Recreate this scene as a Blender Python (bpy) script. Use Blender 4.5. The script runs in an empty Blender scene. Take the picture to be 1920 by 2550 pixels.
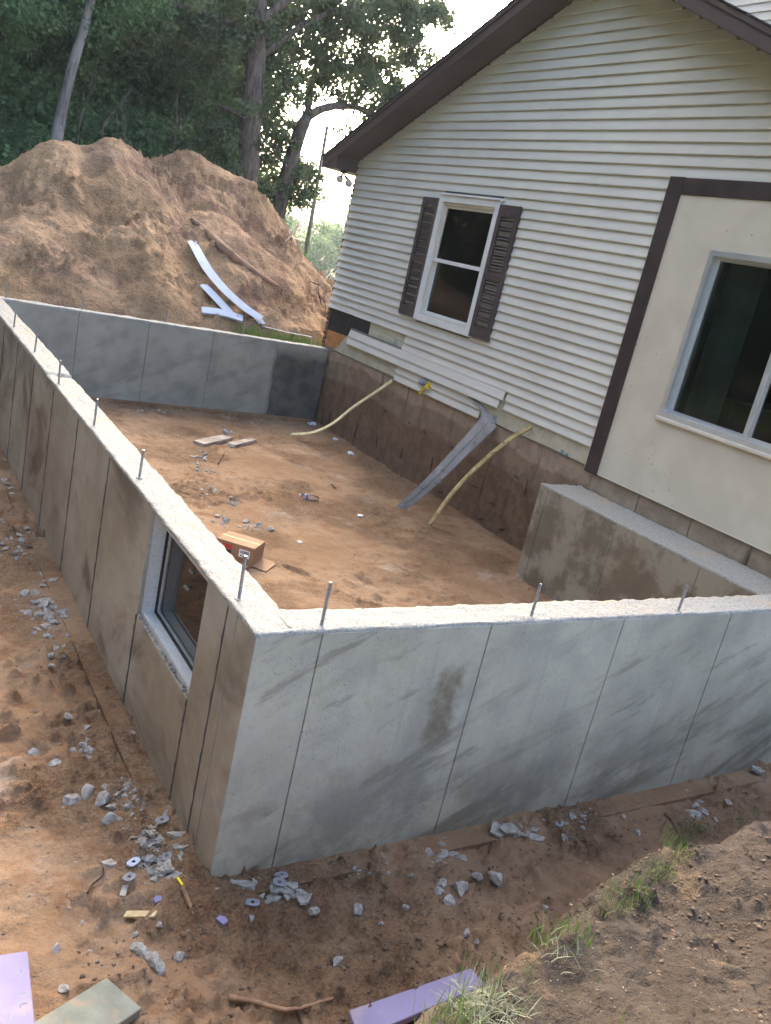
import bpy, bmesh, math, random
import numpy as np
from mathutils import Vector, Matrix
random.seed(7)
RNG = np.random.default_rng(11)
SC = bpy.context.scene
COL = SC.collection

# ------------------------------------------------------------------ camera, world, sun, exposure
# world: x along the front foundation wall, y along the left wall, z = 0 at the top of the new walls
F_PX, CX, CY = 2143.26, 960.0, 1275.0
R_CAM = np.array([[0.841941, -0.494434, 0.216035], [0.033223, -0.35212, -0.935365], [0.538546, 0.794699, -0.280037]])
C_CAM = np.array([-1.43215, -2.81533, 1.52978])
cam = bpy.data.cameras.new('camera')
cam.sensor_fit = 'VERTICAL'; cam.sensor_height = 24.0; cam.lens = F_PX / 2550.0 * 24.0
cam.clip_start = 0.05; cam.clip_end = 3000
cam_o = bpy.data.objects.new('camera', cam); COL.objects.link(cam_o)
m3 = np.stack([R_CAM[0], -R_CAM[1], -R_CAM[2]], 1)
M4 = Matrix.Identity(4)
for i in range(3):
    for j in range(3): M4[i][j] = m3[i, j]
    M4[i][3] = C_CAM[i]
cam_o.matrix_world = M4
SC.camera = cam_o

SUN_AZ, SUN_EL = math.radians(14), math.radians(24)      # az measured from +Y towards +X
world = bpy.data.worlds.new('World'); SC.world = world; world.use_nodes = True
wn = world.node_tree; wn.nodes.clear()
w_sky = wn.nodes.new('ShaderNodeTexSky'); w_sky.sky_type = 'NISHITA'; w_sky.sun_disc = False
w_sky.sun_elevation = SUN_EL; w_sky.sun_rotation = SUN_AZ
w_sky.air_density = 0.6; w_sky.dust_density = 8.0; w_sky.ozone_density = 0.0
w_bg = wn.nodes.new('ShaderNodeBackground'); w_bg.inputs['Strength'].default_value = 0.14
w_out = wn.nodes.new('ShaderNodeOutputWorld')
wn.links.new(w_sky.outputs[0], w_bg.inputs[0]); wn.links.new(w_bg.outputs[0], w_out.inputs[0])
sun = bpy.data.lights.new('sun', 'SUN'); sun.energy = 0.5; sun.angle = math.radians(100); sun.color = (1.0, 0.95, 0.88)
sun_o = bpy.data.objects.new('sun', sun); COL.objects.link(sun_o)
sd = Vector((math.sin(SUN_AZ) * math.cos(SUN_EL), math.cos(SUN_AZ) * math.cos(SUN_EL), math.sin(SUN_EL)))
sun_o.rotation_euler = sd.to_track_quat('Z', 'Y').to_euler(); sun_o.location = sd * 60
SC.view_settings.view_transform = 'Standard'; SC.view_settings.look = 'None'
SC.view_settings.exposure = 3.45; SC.view_settings.gamma = 1.0; SC.view_settings.use_curve_mapping = False

# ------------------------------------------------------------------ helpers: objects
def tag(o, label=None, cat=None, group=None, kind=None):
    if label: o['label'] = label
    if cat: o['category'] = cat
    if group: o['group'] = group
    if kind: o['kind'] = kind
    return o
def empty(name, loc, label, cat, group=None):
    o = bpy.data.objects.new(name, None); COL.objects.link(o); o.location = loc; o.empty_display_size = 0.1
    return tag(o, label, cat, group)
def link(name, me, mat=None, parent=None, smooth=False):
    if mat is not None and not me.materials: me.materials.append(mat)
    o = bpy.data.objects.new(name, me); COL.objects.link(o)
    if parent is not None:
        o.parent = parent
        o.location = -world_loc(parent)
    if smooth: me.polygons.foreach_set('use_smooth', [True] * len(me.polygons))
    return o
def world_loc(o):
    v = Vector(o.location)
    while o.parent is not None:
        o = o.parent; v += Vector(o.location)
    return v
def me_from(name, verts, faces, smooth=False):
    me = bpy.data.meshes.new(name)
    me.from_pydata([tuple(map(float, v)) for v in verts], [], [tuple(f) for f in faces]); me.update()
    if smooth: me.polygons.foreach_set('use_smooth', [True] * len(me.polygons))
    return me
def me_np(name, verts, faces, smooth=False):
    """verts (n,3) array, faces (m,k) array"""
    verts = np.asarray(verts, np.float32); faces = np.asarray(faces, np.int32)
    me = bpy.data.meshes.new(name); k = faces.shape[1]
    me.vertices.add(len(verts)); me.vertices.foreach_set('co', verts.ravel())
    me.loops.add(faces.size); me.loops.foreach_set('vertex_index', faces.ravel())
    me.polygons.add(len(faces)); me.polygons.foreach_set('loop_start', np.arange(0, faces.size, k, dtype=np.int32))
    me.polygons.foreach_set('loop_total', np.full(len(faces), k, np.int32))
    me.update(calc_edges=True)
    if smooth: me.polygons.foreach_set('use_smooth', [True] * len(faces))
    return me
def bm_me(bm, name):
    bmesh.ops.recalc_face_normals(bm, faces=bm.faces[:])
    me = bpy.data.meshes.new(name); bm.to_mesh(me); bm.free(); return me
def bm_box(bm, a, b, M=None):
    vs = [bm.verts.new(Vector((x, y, z)) if M is None else M @ Vector((x, y, z))) for x in (a[0], b[0]) for y in (a[1], b[1]) for z in (a[2], b[2])]
    for f in ((0, 1, 3, 2), (4, 6, 7, 5), (0, 4, 5, 1), (2, 3, 7, 6), (0, 2, 6, 4), (1, 5, 7, 3)):
        bm.faces.new([vs[i] for i in f])
    return vs
def box_me(name, a, b, bev=0.0, M=None):
    bm = bmesh.new(); bm_box(bm, a, b, M)
    if bev > 0: bmesh.ops.bevel(bm, geom=bm.edges[:], offset=bev, segments=1, affect='EDGES')
    return bm_me(bm, name)
def prism_me(name, poly, axis, a0, a1):
    """extrude 2d polygon; axis 0: poly is (y,z) extruded in x ; axis 1: (x,z) ; axis 2: (x,y)"""
    def P(p, a):
        if axis == 0: return (a, p[0], p[1])
        if axis == 1: return (p[0], a, p[1])
        return (p[0], p[1], a)
    bm = bmesh.new(); A = [bm.verts.new(P(p, a0)) for p in poly]; B = [bm.verts.new(P(p, a1)) for p in poly]
    bm.faces.new(A); bm.faces.new(B[::-1]); n = len(poly)
    for i in range(n): bm.faces.new((A[i], A[(i + 1) % n], B[(i + 1) % n], B[i]))
    return bm_me(bm, name)
def tube_arrays(pts, rads, n=8, jitter=0.0, rng=None):
    pts = [Vector(p) for p in pts]; V = []; Fc = []
    up = Vector((0.13, 0.21, 1)).normalized(); prev = None
    for i, p in enumerate(pts):
        d = (pts[min(i + 1, len(pts) - 1)] - pts[max(i - 1, 0)]).normalized()
        if prev is None:
            a = d.cross(Vector((1, 0.3, 0.1)))
            if a.length < 0.1: a = d.cross(Vector((0, 1, 0)))
        else: a = prev - d * prev.dot(d)
        a.normalize(); prev = a; b = d.cross(a)
        for k in range(n):
            t = 2 * math.pi * k / n
            r = rads[i] * (1 + (rng.uniform(-jitter, jitter) if rng is not None else 0))
            V.append(p + (a * math.cos(t) + b * math.sin(t)) * r)
    for i in range(len(pts) - 1):
        for k in range(n):
            Fc.append((i * n + k, i * n + (k + 1) % n, (i + 1) * n + (k + 1) % n, (i + 1) * n + k))
    V.append(pts[0]); V.append(pts[-1]); m = len(V)
    for k in range(n):
        Fc.append((m - 2, (k + 1) % n, k)); q = (len(pts) - 1) * n
        Fc.append((m - 1, q + k, q + (k + 1) % n))
    return V, Fc
def tube_me(name, pts, rads, n=8, jitter=0.0, rng=None):
    V, Fc = tube_arrays(pts, rads, n, jitter, rng); return me_from(name, V, Fc, True)
def spline(P, n):
    """Catmull-Rom through points -> n samples"""
    P = np.array(P, float); Q = np.vstack([2 * P[0] - P[1], P, 2 * P[-1] - P[-2]]); out = []
    for t in np.linspace(0, len(P) - 1 - 1e-6, n):
        i = int(t); u = t - i; a, b, c, d = Q[i:i + 4]
        out.append(0.5 * (2 * b + (c - a) * u + (2 * a - 5 * b + 4 * c - d) * u * u + (3 * b - a - 3 * c + d) * u ** 3))
    return np.array(out)

# ------------------------------------------------------------------ helpers: noise, pixels
def _h(i, j, s):
    n = (i.astype(np.int64) * 374761393 + j.astype(np.int64) * 668265263 + s * 1442695041) & 0xffffffff
    n = ((n ^ (n >> 13)) * 1274126177) & 0xffffffff
    return ((n ^ (n >> 16)) & 0xffff) / 65535.0
def vnoise(x, y, s=0):
    x = np.asarray(x, float); y = np.asarray(y, float)
    i = np.floor(x); j = np.floor(y); u = x - i; v = y - j
    u = u * u * (3 - 2 * u); v = v * v * (3 - 2 * v)
    a = _h(i, j, s); b = _h(i + 1, j, s); c = _h(i, j + 1, s); d = _h(i + 1, j + 1, s)
    return (a + (b - a) * u + (c - a) * v + (a - b - c + d) * u * v) * 2 - 1
def fbm(x, y, s=0, o=4, g=0.5):
    r = 0; a = 1.0
    for k in range(o):
        r = r + a * vnoise(np.asarray(x) * 2 ** k + 17.3 * k, np.asarray(y) * 2 ** k - 9.1 * k, s + k); a *= g
    return r
def sstep(a, b, x):
    t = np.clip((np.asarray(x, float) - a) / (b - a), 0, 1); return t * t * (3 - 2 * t)
def ray(u, v): return R_CAM.T @ np.array([(u - CX) / F_PX, (v - CY) / F_PX, 1.0])
def px(u, v, axis, val):
    r = ray(u, v); k = (val - C_CAM[axis]) / r[axis]; return C_CAM + k * r
def px_depth(u, v, y): return px(u, v, 1, y)

# ------------------------------------------------------------------ helpers: materials
class NT:
    def __init__(s, name, rough=0.8, spec=0.3):
        s.m = bpy.data.materials.new(name); s.m.use_nodes = True; s.t = s.m.node_tree; s.t.nodes.clear()
        s.out = s.t.nodes.new('ShaderNodeOutputMaterial'); s.b = s.t.nodes.new('ShaderNodeBsdfPrincipled')
        s.t.links.new(s.b.outputs[0], s.out.inputs[0])
        s.b.inputs['Roughness'].default_value = rough; s.b.inputs['Specular IOR Level'].default_value = spec
        s.geo = s.t.nodes.new('ShaderNodeNewGeometry'); s.tc = s.t.nodes.new('ShaderNodeTexCoord')
        s.pos = s.geo.outputs['Position']; s.obj = s.tc.outputs['Object']
    def L(s, a, b): s.t.links.new(a, b)
    def put(s, sock, v):
        if isinstance(v, (int, float)): sock.default_value = v
        elif isinstance(v, tuple): sock.default_value = v if len(v) == 4 or sock.type == 'VECTOR' else (*v, 1)
        else: s.L(v, sock)
    def noise(s, scale, vec=None, detail=4, rough=0.55, dist=0.0, col=False):
        n = s.t.nodes.new('ShaderNodeTexNoise'); n.inputs['Scale'].default_value = scale; n.inputs['Detail'].default_value = detail
        n.inputs['Roughness'].default_value = rough; n.inputs['Distortion'].default_value = dist
        s.L(s.pos if vec is None else vec, n.inputs['Vector']); return n.outputs['Color' if col else 'Fac']
    def vor(s, scale, vec=None, feature='F1', rnd=1.0):
        n = s.t.nodes.new('ShaderNodeTexVoronoi'); n.feature = feature; n.inputs['Scale'].default_value = scale
        n.inputs['Randomness'].default_value = rnd
        s.L(s.pos if vec is None else vec, n.inputs['Vector']); return n.outputs['Distance']
    def ramp(s, fac, a, b, lo=0.0, hi=1.0):
        n = s.t.nodes.new('ShaderNodeMapRange'); n.interpolation_type = 'SMOOTHSTEP'
        s.put(n.inputs[0], fac)
        n.inputs[1].default_value = a; n.inputs[2].default_value = b; n.inputs[3].default_value = lo; n.inputs[4].default_value = hi
        return n.outputs[0]
    def mix(s, fac, a, b, mode='MIX'):
        n = s.t.nodes.new('ShaderNodeMix'); n.data_type = 'RGBA'; n.blend_type = mode
        s.put(n.inputs[0], fac); s.put(n.inputs[6], a); s.put(n.inputs[7], b); return n.outputs[2]
    def math(s, op, a, b=0.0, c=0.0):
        n = s.t.nodes.new('ShaderNodeMath'); n.operation = op; s.put(n.inputs[0], a); s.put(n.inputs[1], b); s.put(n.inputs[2], c); return n.outputs[0]
    def sep(s, v=None):
        n = s.t.nodes.new('ShaderNodeSeparateXYZ'); s.L(s.pos if v is None else v, n.inputs[0]); return n.outputs
    def map(s, vec=None, scale=(1, 1, 1), rot=(0, 0, 0), loc=(0, 0, 0)):
        n = s.t.nodes.new('ShaderNodeMapping'); s.L(s.pos if vec is None else vec, n.inputs[0])
        n.inputs['Location'].default_value = loc; n.inputs['Rotation'].default_value = rot; n.inputs['Scale'].default_value = scale
        return n.outputs[0]
    def bump(s, h, strength=0.5, dist=0.01, prev=None):
        n = s.t.nodes.new('ShaderNodeBump'); n.inputs['Strength'].default_value = strength; n.inputs['Distance'].default_value = dist
        s.L(h, n.inputs['Height'])
        if prev is not None: s.L(prev, n.inputs['Normal'])
        return n.outputs[0]
    def fin(s, col, normal=None, rough=None, metal=None):
        s.put(s.b.inputs['Base Color'], col)
        if normal is not None: s.L(normal, s.b.inputs['Normal'])
        if rough is not None: s.put(s.b.inputs['Roughness'], rough)
        if metal is not None: s.put(s.b.inputs['Metallic'], metal)
        return s.m
def simple(name, col, rough=0.7, var=0.15, scale=6.0, bump=0.0, bscale=60.0, metal=0.0, spec=0.3, dirt=None, obj=True):
    n = NT(name, rough, spec); v = n.obj if obj else None
    f = n.noise(scale, v, 4)
    c = n.mix(n.ramp(f, 0.3, 0.7), tuple(x * (1 - var) for x in col), tuple(min(1, x * (1 + var)) for x in col))
    if dirt: c = n.mix(n.ramp(n.noise(scale * 2.3, v, 5), 0.52, 0.72), c, dirt)
    nr = n.bump(n.noise(bscale, v, 3), bump, 0.004) if bump else None
    return n.fin(c, nr, None, metal)

# ------------------------------------------------------------------ materials
def mat_ground():
    n = NT('sandy_soil', 0.95, 0.1); X, Y, Z = n.sep()
    big = n.noise(0.9, None, 5, 0.6); mid = n.noise(7, None, 6, 0.62); fine = n.noise(60, None, 4, 0.6); grit = n.noise(300, None, 2)
    sand = n.mix(n.ramp(big, 0.35, 0.65), (0.215, 0.133, 0.075), (0.285, 0.19, 0.115))
    sand = n.mix(n.ramp(mid, 0.45, 0.7), sand, (0.21, 0.115, 0.06))
    top = n.mix(n.ramp(mid, 0.35, 0.7), (0.098, 0.079, 0.061), (0.07, 0.055, 0.042))
    top = n.mix(n.ramp(n.noise(2.6, None, 4), 0.6, 0.74), top, (0.27, 0.18, 0.1))
    zz = n.math('ADD', Z, n.math('MULTIPLY', n.math('SUBTRACT', n.noise(3.0, None, 5), 0.5), 0.5))
    # topsoil shows where the bank rises outside the excavation
    bank = n.ramp(zz, -0.95, -0.6)
    # damp darker soil in the narrow trench in front of the front wall
    tr = n.math('MULTIPLY', n.ramp(Y, -0.05, -0.35), n.ramp(X, 0.3, 1.6))
    damp = n.mix(n.ramp(n.noise(4, None, 5), 0.35, 0.62), (0.135, 0.085, 0.052), (0.22, 0.14, 0.085))
    c = n.mix(n.math('MULTIPLY', tr, 0.75), sand, damp)
    # pale concrete dust and grey slurry blotches
    dust = n.math('MULTIPLY', n.ramp(n.noise(2.2, None, 6, 0.65), 0.58, 0.72), n.ramp(Z, -0.9, -1.05))
    c = n.mix(n.math('MULTIPLY', dust, 0.4), c, (0.4, 0.36, 0.31))
    dk = n.ramp(n.noise(1.7, n.map(loc=(5, 3, 1)), 6, 0.7), 0.57, 0.7)
    c = n.mix(n.math('MULTIPLY', dk, 0.6), c, (0.15, 0.085, 0.048))
    msk = n.ramp(n.noise(1.3, n.map(loc=(8, 1, 3)), 5, 0.6), 0.42, 0.62)
    c = n.mix(n.ramp(grit, 0.45, 0.8, 0.0, 0.22), c, (0.46, 0.34, 0.24))
    c = n.mix(n.math('MULTIPLY', n.ramp(fine, 0.38, 0.56, 0.55, 0.0), n.ramp(msk, 0, 1, 0.25, 1.0)), c, (0.1, 0.058, 0.034))
    c = n.mix(n.math('MULTIPLY', n.ramp(n.noise(24, n.map(loc=(7, 2, 5)), 5, 0.7), 0.56, 0.68, 0.0, 0.6), msk), c, (0.11, 0.066, 0.04))
    topv = n.mix(n.ramp(fine, 0.36, 0.56, 0.3, 0.0), top, (0.06, 0.046, 0.036)); topv = n.mix(n.ramp(grit, 0.5, 0.8, 0, 0.25), topv, (0.24, 0.19, 0.15))
    c = n.mix(bank, c, topv)
    off = n.math('MAXIMUM', n.ramp(Y, 15.5, 17.5), n.math('MAXIMUM', n.ramp(X, -3.2, -4.2), n.ramp(Y, -5, -6)))
    c = n.mix(off, c, n.mix(n.ramp(mid, 0.35, 0.65), (0.07, 0.1, 0.03), (0.13, 0.14, 0.05)))
    hh = n.math('MULTIPLY', n.noise(26, None, 5, 0.7), n.ramp(msk, 0, 1, 0.25, 1.0))
    nr = n.bump(n.noise(9, None, 4, 0.6), 0.6, 0.05)
    nr = n.bump(hh, 1.0, 0.05, nr); nr = n.bump(grit, 0.3, 0.004, nr)
    return n.fin(c, nr)
def mat_pile():
    n = NT('excavated_sand', 0.95, 0.1); X, Y, Z = n.sep()
    w = n.noise(0.55, None, 5, 0.6); mid = n.noise(4, None, 6, 0.65); fine = n.noise(22, None, 5, 0.65); g = n.noise(90, None, 3)
    c = n.mix(n.ramp(w, 0.44, 0.62), (0.42, 0.275, 0.155), (0.33, 0.22, 0.137))
    c = n.mix(n.ramp(n.noise(1.1, n.map(loc=(3, 1, 9)), 6, 0.65), 0.52, 0.66), c, (0.25, 0.155, 0.105))
    c = n.mix(n.ramp(mid, 0.5, 0.72, 0, 0.6), c, (0.21, 0.125, 0.08))
    c = n.mix(n.ramp(fine, 0.5, 0.75, 0, 0.4), c, (0.5, 0.36, 0.24))
    c = n.mix(n.ramp(fine, 0.3, 0.48, 0.6, 0), c, (0.15, 0.095, 0.065))
    pm = n.ramp(n.noise(0.8, n.map(loc=(2, 6, 1)), 4, 0.6), 0.4, 0.6, 0.3, 1.0)
    nr = n.bump(mid, 0.6, 0.12); nr = n.bump(n.math('MULTIPLY', fine, pm), 1.0, 0.12, nr); nr = n.bump(g, 0.4, 0.02, nr)
    return n.fin(c, nr)
def mat_concrete():
    n = NT('cast_concrete', 0.85, 0.25); X, Y, Z = n.sep(); nm = n.t.nodes.new('ShaderNodeSeparateXYZ'); n.L(n.geo.outputs['Normal'], nm.inputs[0])
    b1 = n.noise(0.8, None, 5, 0.6); b2 = n.noise(3.5, None, 6, 0.62); b3 = n.noise(14, None, 6, 0.65)
    c = n.mix(n.ramp(b1, 0.35, 0.65), (0.315, 0.293, 0.222), (0.405, 0.38, 0.295))
    c = n.mix(n.ramp(b2, 0.45, 0.68, 0, 0.6), c, (0.23, 0.225, 0.195))
    c = n.mix(n.ramp(b3, 0.42, 0.7, 0, 0.3), c, (0.455, 0.435, 0.36))
    c = n.mix(n.ramp(n.noise(40, None, 4, 0.7), 0.5, 0.72, 0, 0.35), c, (0.2, 0.2, 0.185))
    # slanting pour lines: long streaks that climb to the right on the front face
    sv = n.map(n.map(rot=(0, math.radians(25), 0)), scale=(0.55, 1, 3.0), loc=(0.4, 0, 0.3))
    st = n.noise(1.0, sv, 6, 0.66, 0.35); st2 = n.noise(2.3, n.map(sv, loc=(3, 1, 2)), 6, 0.66, 0.2)
    low = n.ramp(n.math('ADD', Z, n.math('MULTIPLY', n.noise(1.2, None, 4), 0.5)), 0.1, -0.65, 0.2, 1.0)
    c = n.mix(n.math('MULTIPLY', n.ramp(st, 0.49, 0.66), low), c, (0.165, 0.152, 0.115))
    c = n.mix(n.math('MULTIPLY', n.ramp(st2, 0.56, 0.66), 0.6), c, (0.165, 0.15, 0.11))
    c = n.mix(n.ramp(n.noise(4.0, n.map(scale=(1.5, 1.5, 0.16)), 5, 0.6), 0.56, 0.7, 0, 0.3), c, (0.19, 0.185, 0.165))
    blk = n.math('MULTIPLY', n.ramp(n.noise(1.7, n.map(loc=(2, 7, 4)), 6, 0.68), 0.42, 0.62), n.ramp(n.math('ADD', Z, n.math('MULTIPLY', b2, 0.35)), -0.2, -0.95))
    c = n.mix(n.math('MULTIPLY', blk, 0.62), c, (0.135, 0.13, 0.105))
    # damp brown patch left on the second front panel
    wob = n.math('MULTIPLY', n.math('SUBTRACT', n.noise(11, None, 6, 0.7), 0.5), 0.16)
    dx = n.math('ABSOLUTE', n.math('SUBTRACT', X, 1.05)); dz = n.math('ABSOLUTE', n.math('ADD', Z, 0.44))
    inb = n.math('MULTIPLY', n.ramp(n.math('ADD', dx, wob), 0.11, 0.035), n.ramp(n.math('ADD', dz, wob), 0.26, 0.14))
    yf = n.ramp(Y, 0.02, 0.0)
    c = n.mix(n.math('MULTIPLY', n.math('MULTIPLY', inb, yf), n.ramp(b3, 0.3, 0.6, 0.6, 0.95)), c, (0.155, 0.13, 0.088))
    # the outer face of the left wall was backfilled once: brown soil film and wet runs
    outer = n.math('MULTIPLY', n.ramp(nm.outputs[0], -0.5, -0.8), n.ramp(X, 0.03, 0.01))
    soil = n.mix(n.ramp(n.noise(1.6, n.map(scale=(1, 0.55, 0.9)), 6, 0.62), 0.36, 0.62), (0.38, 0.345, 0.275), (0.275, 0.23, 0.165))
    wet = n.math('MULTIPLY', n.ramp(n.noise(1.25, n.map(scale=(1, 0.62, 0.95), loc=(0, 2.35, 0.2)), 6, 0.6, 0.8), 0.48, 0.66), 0.88)
    soil = n.mix(n.ramp(b3, 0.42, 0.68, 0, 0.35), soil, (0.36, 0.34, 0.29)); soil = n.mix(wet, soil, (0.105, 0.075, 0.048))
    soil = n.mix(n.ramp(n.noise(5, n.map(scale=(1, 0.5, 0.9)), 6, 0.65), 0.52, 0.7, 0, 0.5), soil, (0.18, 0.145, 0.1))
    c = n.mix(n.math('MULTIPLY', outer, 0.92), c, soil)
    # inner faces: cooler grey and smooth; stub wall carries brown silt
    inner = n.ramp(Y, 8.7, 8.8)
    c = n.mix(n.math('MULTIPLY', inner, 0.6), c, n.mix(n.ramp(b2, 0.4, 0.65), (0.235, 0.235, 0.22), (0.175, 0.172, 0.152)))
    silt = n.math('MULTIPLY', n.ramp(X, 4.2, 4.25), n.ramp(Y, 0.3, 0.4)); silt = n.math('MULTIPLY', silt, n.ramp(Y, 3.3, 3.2))
    c = n.mix(n.math('MULTIPLY', silt, 0.85), c, n.mix(n.ramp(n.noise(2.4, None, 6, 0.65), 0.42, 0.58), (0.29, 0.265, 0.21), (0.15, 0.12, 0.085)))
    wp = n.math('MULTIPLY', n.ramp(n.math('ADD', X, n.math('MULTIPLY', n.math('SUBTRACT', n.noise(5, None, 4), 0.5), 0.1)), 3.93, 3.97), n.ramp(Y, 8.7, 8.8))
    c = n.mix(n.math('MULTIPLY', wp, n.ramp(n.math('ADD', Z, n.math('MULTIPLY', b2, 0.3)), 0.12, -0.1)), c, n.mix(n.ramp(b2, 0.4, 0.6), (0.06, 0.06, 0.055), (0.105, 0.1, 0.088)))
    # bug holes
    hol = n.math('MULTIPLY', n.ramp(n.vor(30), 0.11, 0.06), n.ramp(n.noise(2.6, n.map(loc=(9, 4, 2)), 4), 0.5, 0.6))
    hol2 = n.math('MULTIPLY', n.ramp(n.vor(75), 0.2, 0.12), n.ramp(n.noise(3.6, n.map(loc=(1, 4, 7)), 4), 0.52, 0.62))
    hol = n.math('MAXIMUM', hol, hol2)
    c = n.mix(n.math('MULTIPLY', hol, 0.8), c, (0.05, 0.047, 0.042))
    nr = n.bump(n.math('SUBTRACT', b3, hol), 0.35, 0.008); nr = n.bump(n.noise(120, None, 3), 0.25, 0.002, nr)
    return n.fin(c, nr, n.ramp(b2, 0.3, 0.7, 0.6, 0.9))
def mat_top():
    n = NT('rough_screeded_concrete', 0.95, 0.15); X, Y, Z = n.sep()
    g = n.noise(70, None, 5, 0.7); g2 = n.noise(16, n.map(scale=(1.0, 1.0, 1.0)), 5, 0.65)
    c = n.mix(n.ramp(g, 0.32, 0.6), (0.2, 0.195, 0.172), (0.37, 0.362, 0.325))
    c = n.mix(n.ramp(g2, 0.45, 0.7, 0, 0.6), c, (0.3, 0.285, 0.25))
    d = n.ramp(n.noise(2.4, None, 5, 0.6), 0.55, 0.7)
    c = n.mix(n.math('MULTIPLY', d, 0.5), c, (0.44, 0.31, 0.19))
    nr = n.bump(g2, 0.6, 0.015); nr = n.bump(g, 0.9, 0.01, nr); nr = n.bump(n.noise(220, None, 2), 0.5, 0.004, nr)
    return n.fin(c, nr)
def mat_old_foundation():
    n = NT('old_foundation_with_soil_line', 0.95, 0.15); X, Y, Z = n.sep()
    f = n.noise(6, None, 6, 0.6)
    c = n.mix(n.ramp(f, 0.35, 0.65), (0.36, 0.285, 0.215), (0.27, 0.21, 0.155))
    wav = n.noise(0.85, n.map(scale=(1, 1, 0.05)), 4, 0.5)
    zz = n.math('ADD', Z, n.math('MULTIPLY', n.math('SUBTRACT', wav, 0.5), 0.34)); zz = n.math('ADD', zz, n.math('MULTIPLY', n.math('SUBTRACT', n.noise(8, None, 7, 0.72), 0.5), 0.11))
    zz = n.math('ADD', zz, n.math('MULTIPLY', n.math('SUBTRACT', Y, 6.0), -0.02))
    c = n.mix(n.ramp(zz, -0.14, -0.2, 0.0, 0.75), c, n.mix(n.ramp(f, 0.4, 0.62), (0.2, 0.145, 0.1), (0.155, 0.108, 0.075)))
    c = n.mix(n.ramp(zz, -0.4, -0.47, 0.0, 0.85), c, n.mix(n.ramp(n.noise(9, None, 6, 0.65), 0.38, 0.62), (0.18, 0.118, 0.076), (0.12, 0.077, 0.05)))
    run = n.ramp(n.noise(3.5, n.map(scale=(1, 1.6, 0.22)), 5, 0.6), 0.58, 0.7)
    c = n.mix(n.math('MULTIPLY', run, 0.6), c, (0.075, 0.048, 0.034))
    sp = n.math('MULTIPLY', n.ramp(n.vor(18), 0.22, 0.1), n.ramp(n.noise(2.2, None, 4), 0.5, 0.62)); c = n.mix(n.math('MULTIPLY', sp, 0.7), c, (0.05, 0.035, 0.025))
    nr = n.bump(n.noise(22, None, 6, 0.7), 0.5, 0.02)
    return n.fin(c, nr)
def mat_siding():
    n = NT('vinyl_siding', 0.55, 0.3); X, Y, Z = n.sep()
    f = n.noise(1.3, None, 4); g = n.noise(40, n.map(scale=(1, 0.12, 1)), 3)
    c = n.mix(n.ramp(f, 0.3, 0.7), (0.57, 0.56, 0.515), (0.64, 0.63, 0.58))
    oi = n.t.nodes.new('ShaderNodeObjectInfo'); c = n.mix(n.ramp(oi.outputs['Random'], 0, 1, 0.0, 0.16), c, (0.42, 0.42, 0.41))
    c = n.mix(n.ramp(n.noise(5, n.map(scale=(1, 0.6, 3)), 5), 0.58, 0.76, 0, 0.2), c, (0.4, 0.37, 0.32))
    return n.fin(c, n.bump(g, 0.08, 0.002))
def mat_stucco():
    n = NT('cream_stucco', 0.9, 0.15); f = n.noise(3, None, 5); g = n.noise(45, None, 5, 0.65)
    c = n.mix(n.ramp(f, 0.35, 0.65), (0.6, 0.562, 0.475), (0.54, 0.505, 0.42))
    pits = n.math('MULTIPLY', n.ramp(n.vor(13), 0.13, 0.07), n.ramp(n.noise(2.5, n.map(loc=(3, 3, 8)), 4), 0.52, 0.6)); c = n.mix(pits, c, (0.3, 0.27, 0.22))
    nr = n.bump(g, 0.4, 0.006); nr = n.bump(n.noise(9, None, 4), 0.2, 0.012, nr)
    return n.fin(c, nr)
def mat_sheath():
    n = NT('foam_sheathing', 0.8, 0.2); X, Y, Z = n.sep()
    f = n.noise(5, None, 5); c = n.mix(n.ramp(f, 0.35, 0.65), (0.5, 0.48, 0.38), (0.42, 0.4, 0.31))
    sp = n.math('MULTIPLY', n.ramp(n.vor(30), 0.24, 0.12), n.ramp(n.noise(3.2, n.map(loc=(4, 1, 1)), 5), 0.5, 0.6)); sp = n.math('MULTIPLY', sp, n.ramp(Z, 0.3, 0.22))
    c = n.mix(n.math('MULTIPLY', sp, 0.85), c, (0.09, 0.06, 0.035))
    c = n.mix(n.math('MULTIPLY', n.ramp(n.noise(4, None, 6), 0.55, 0.7), 0.5), c, (0.32, 0.25, 0.17))
    return n.fin(c)
def mat_brick():
    n = NT('red_brick', 0.9, 0.15); f = n.noise(25, None, 5); oi = n.t.nodes.new('ShaderNodeObjectInfo')
    c = n.mix(oi.outputs['Random'], (0.17, 0.07, 0.05), (0.11, 0.05, 0.04)); c = n.mix(n.ramp(f, 0.4, 0.7, 0, 0.5), c, (0.22, 0.12, 0.09))
    return n.fin(c, n.bump(f, 0.4, 0.005))
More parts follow.
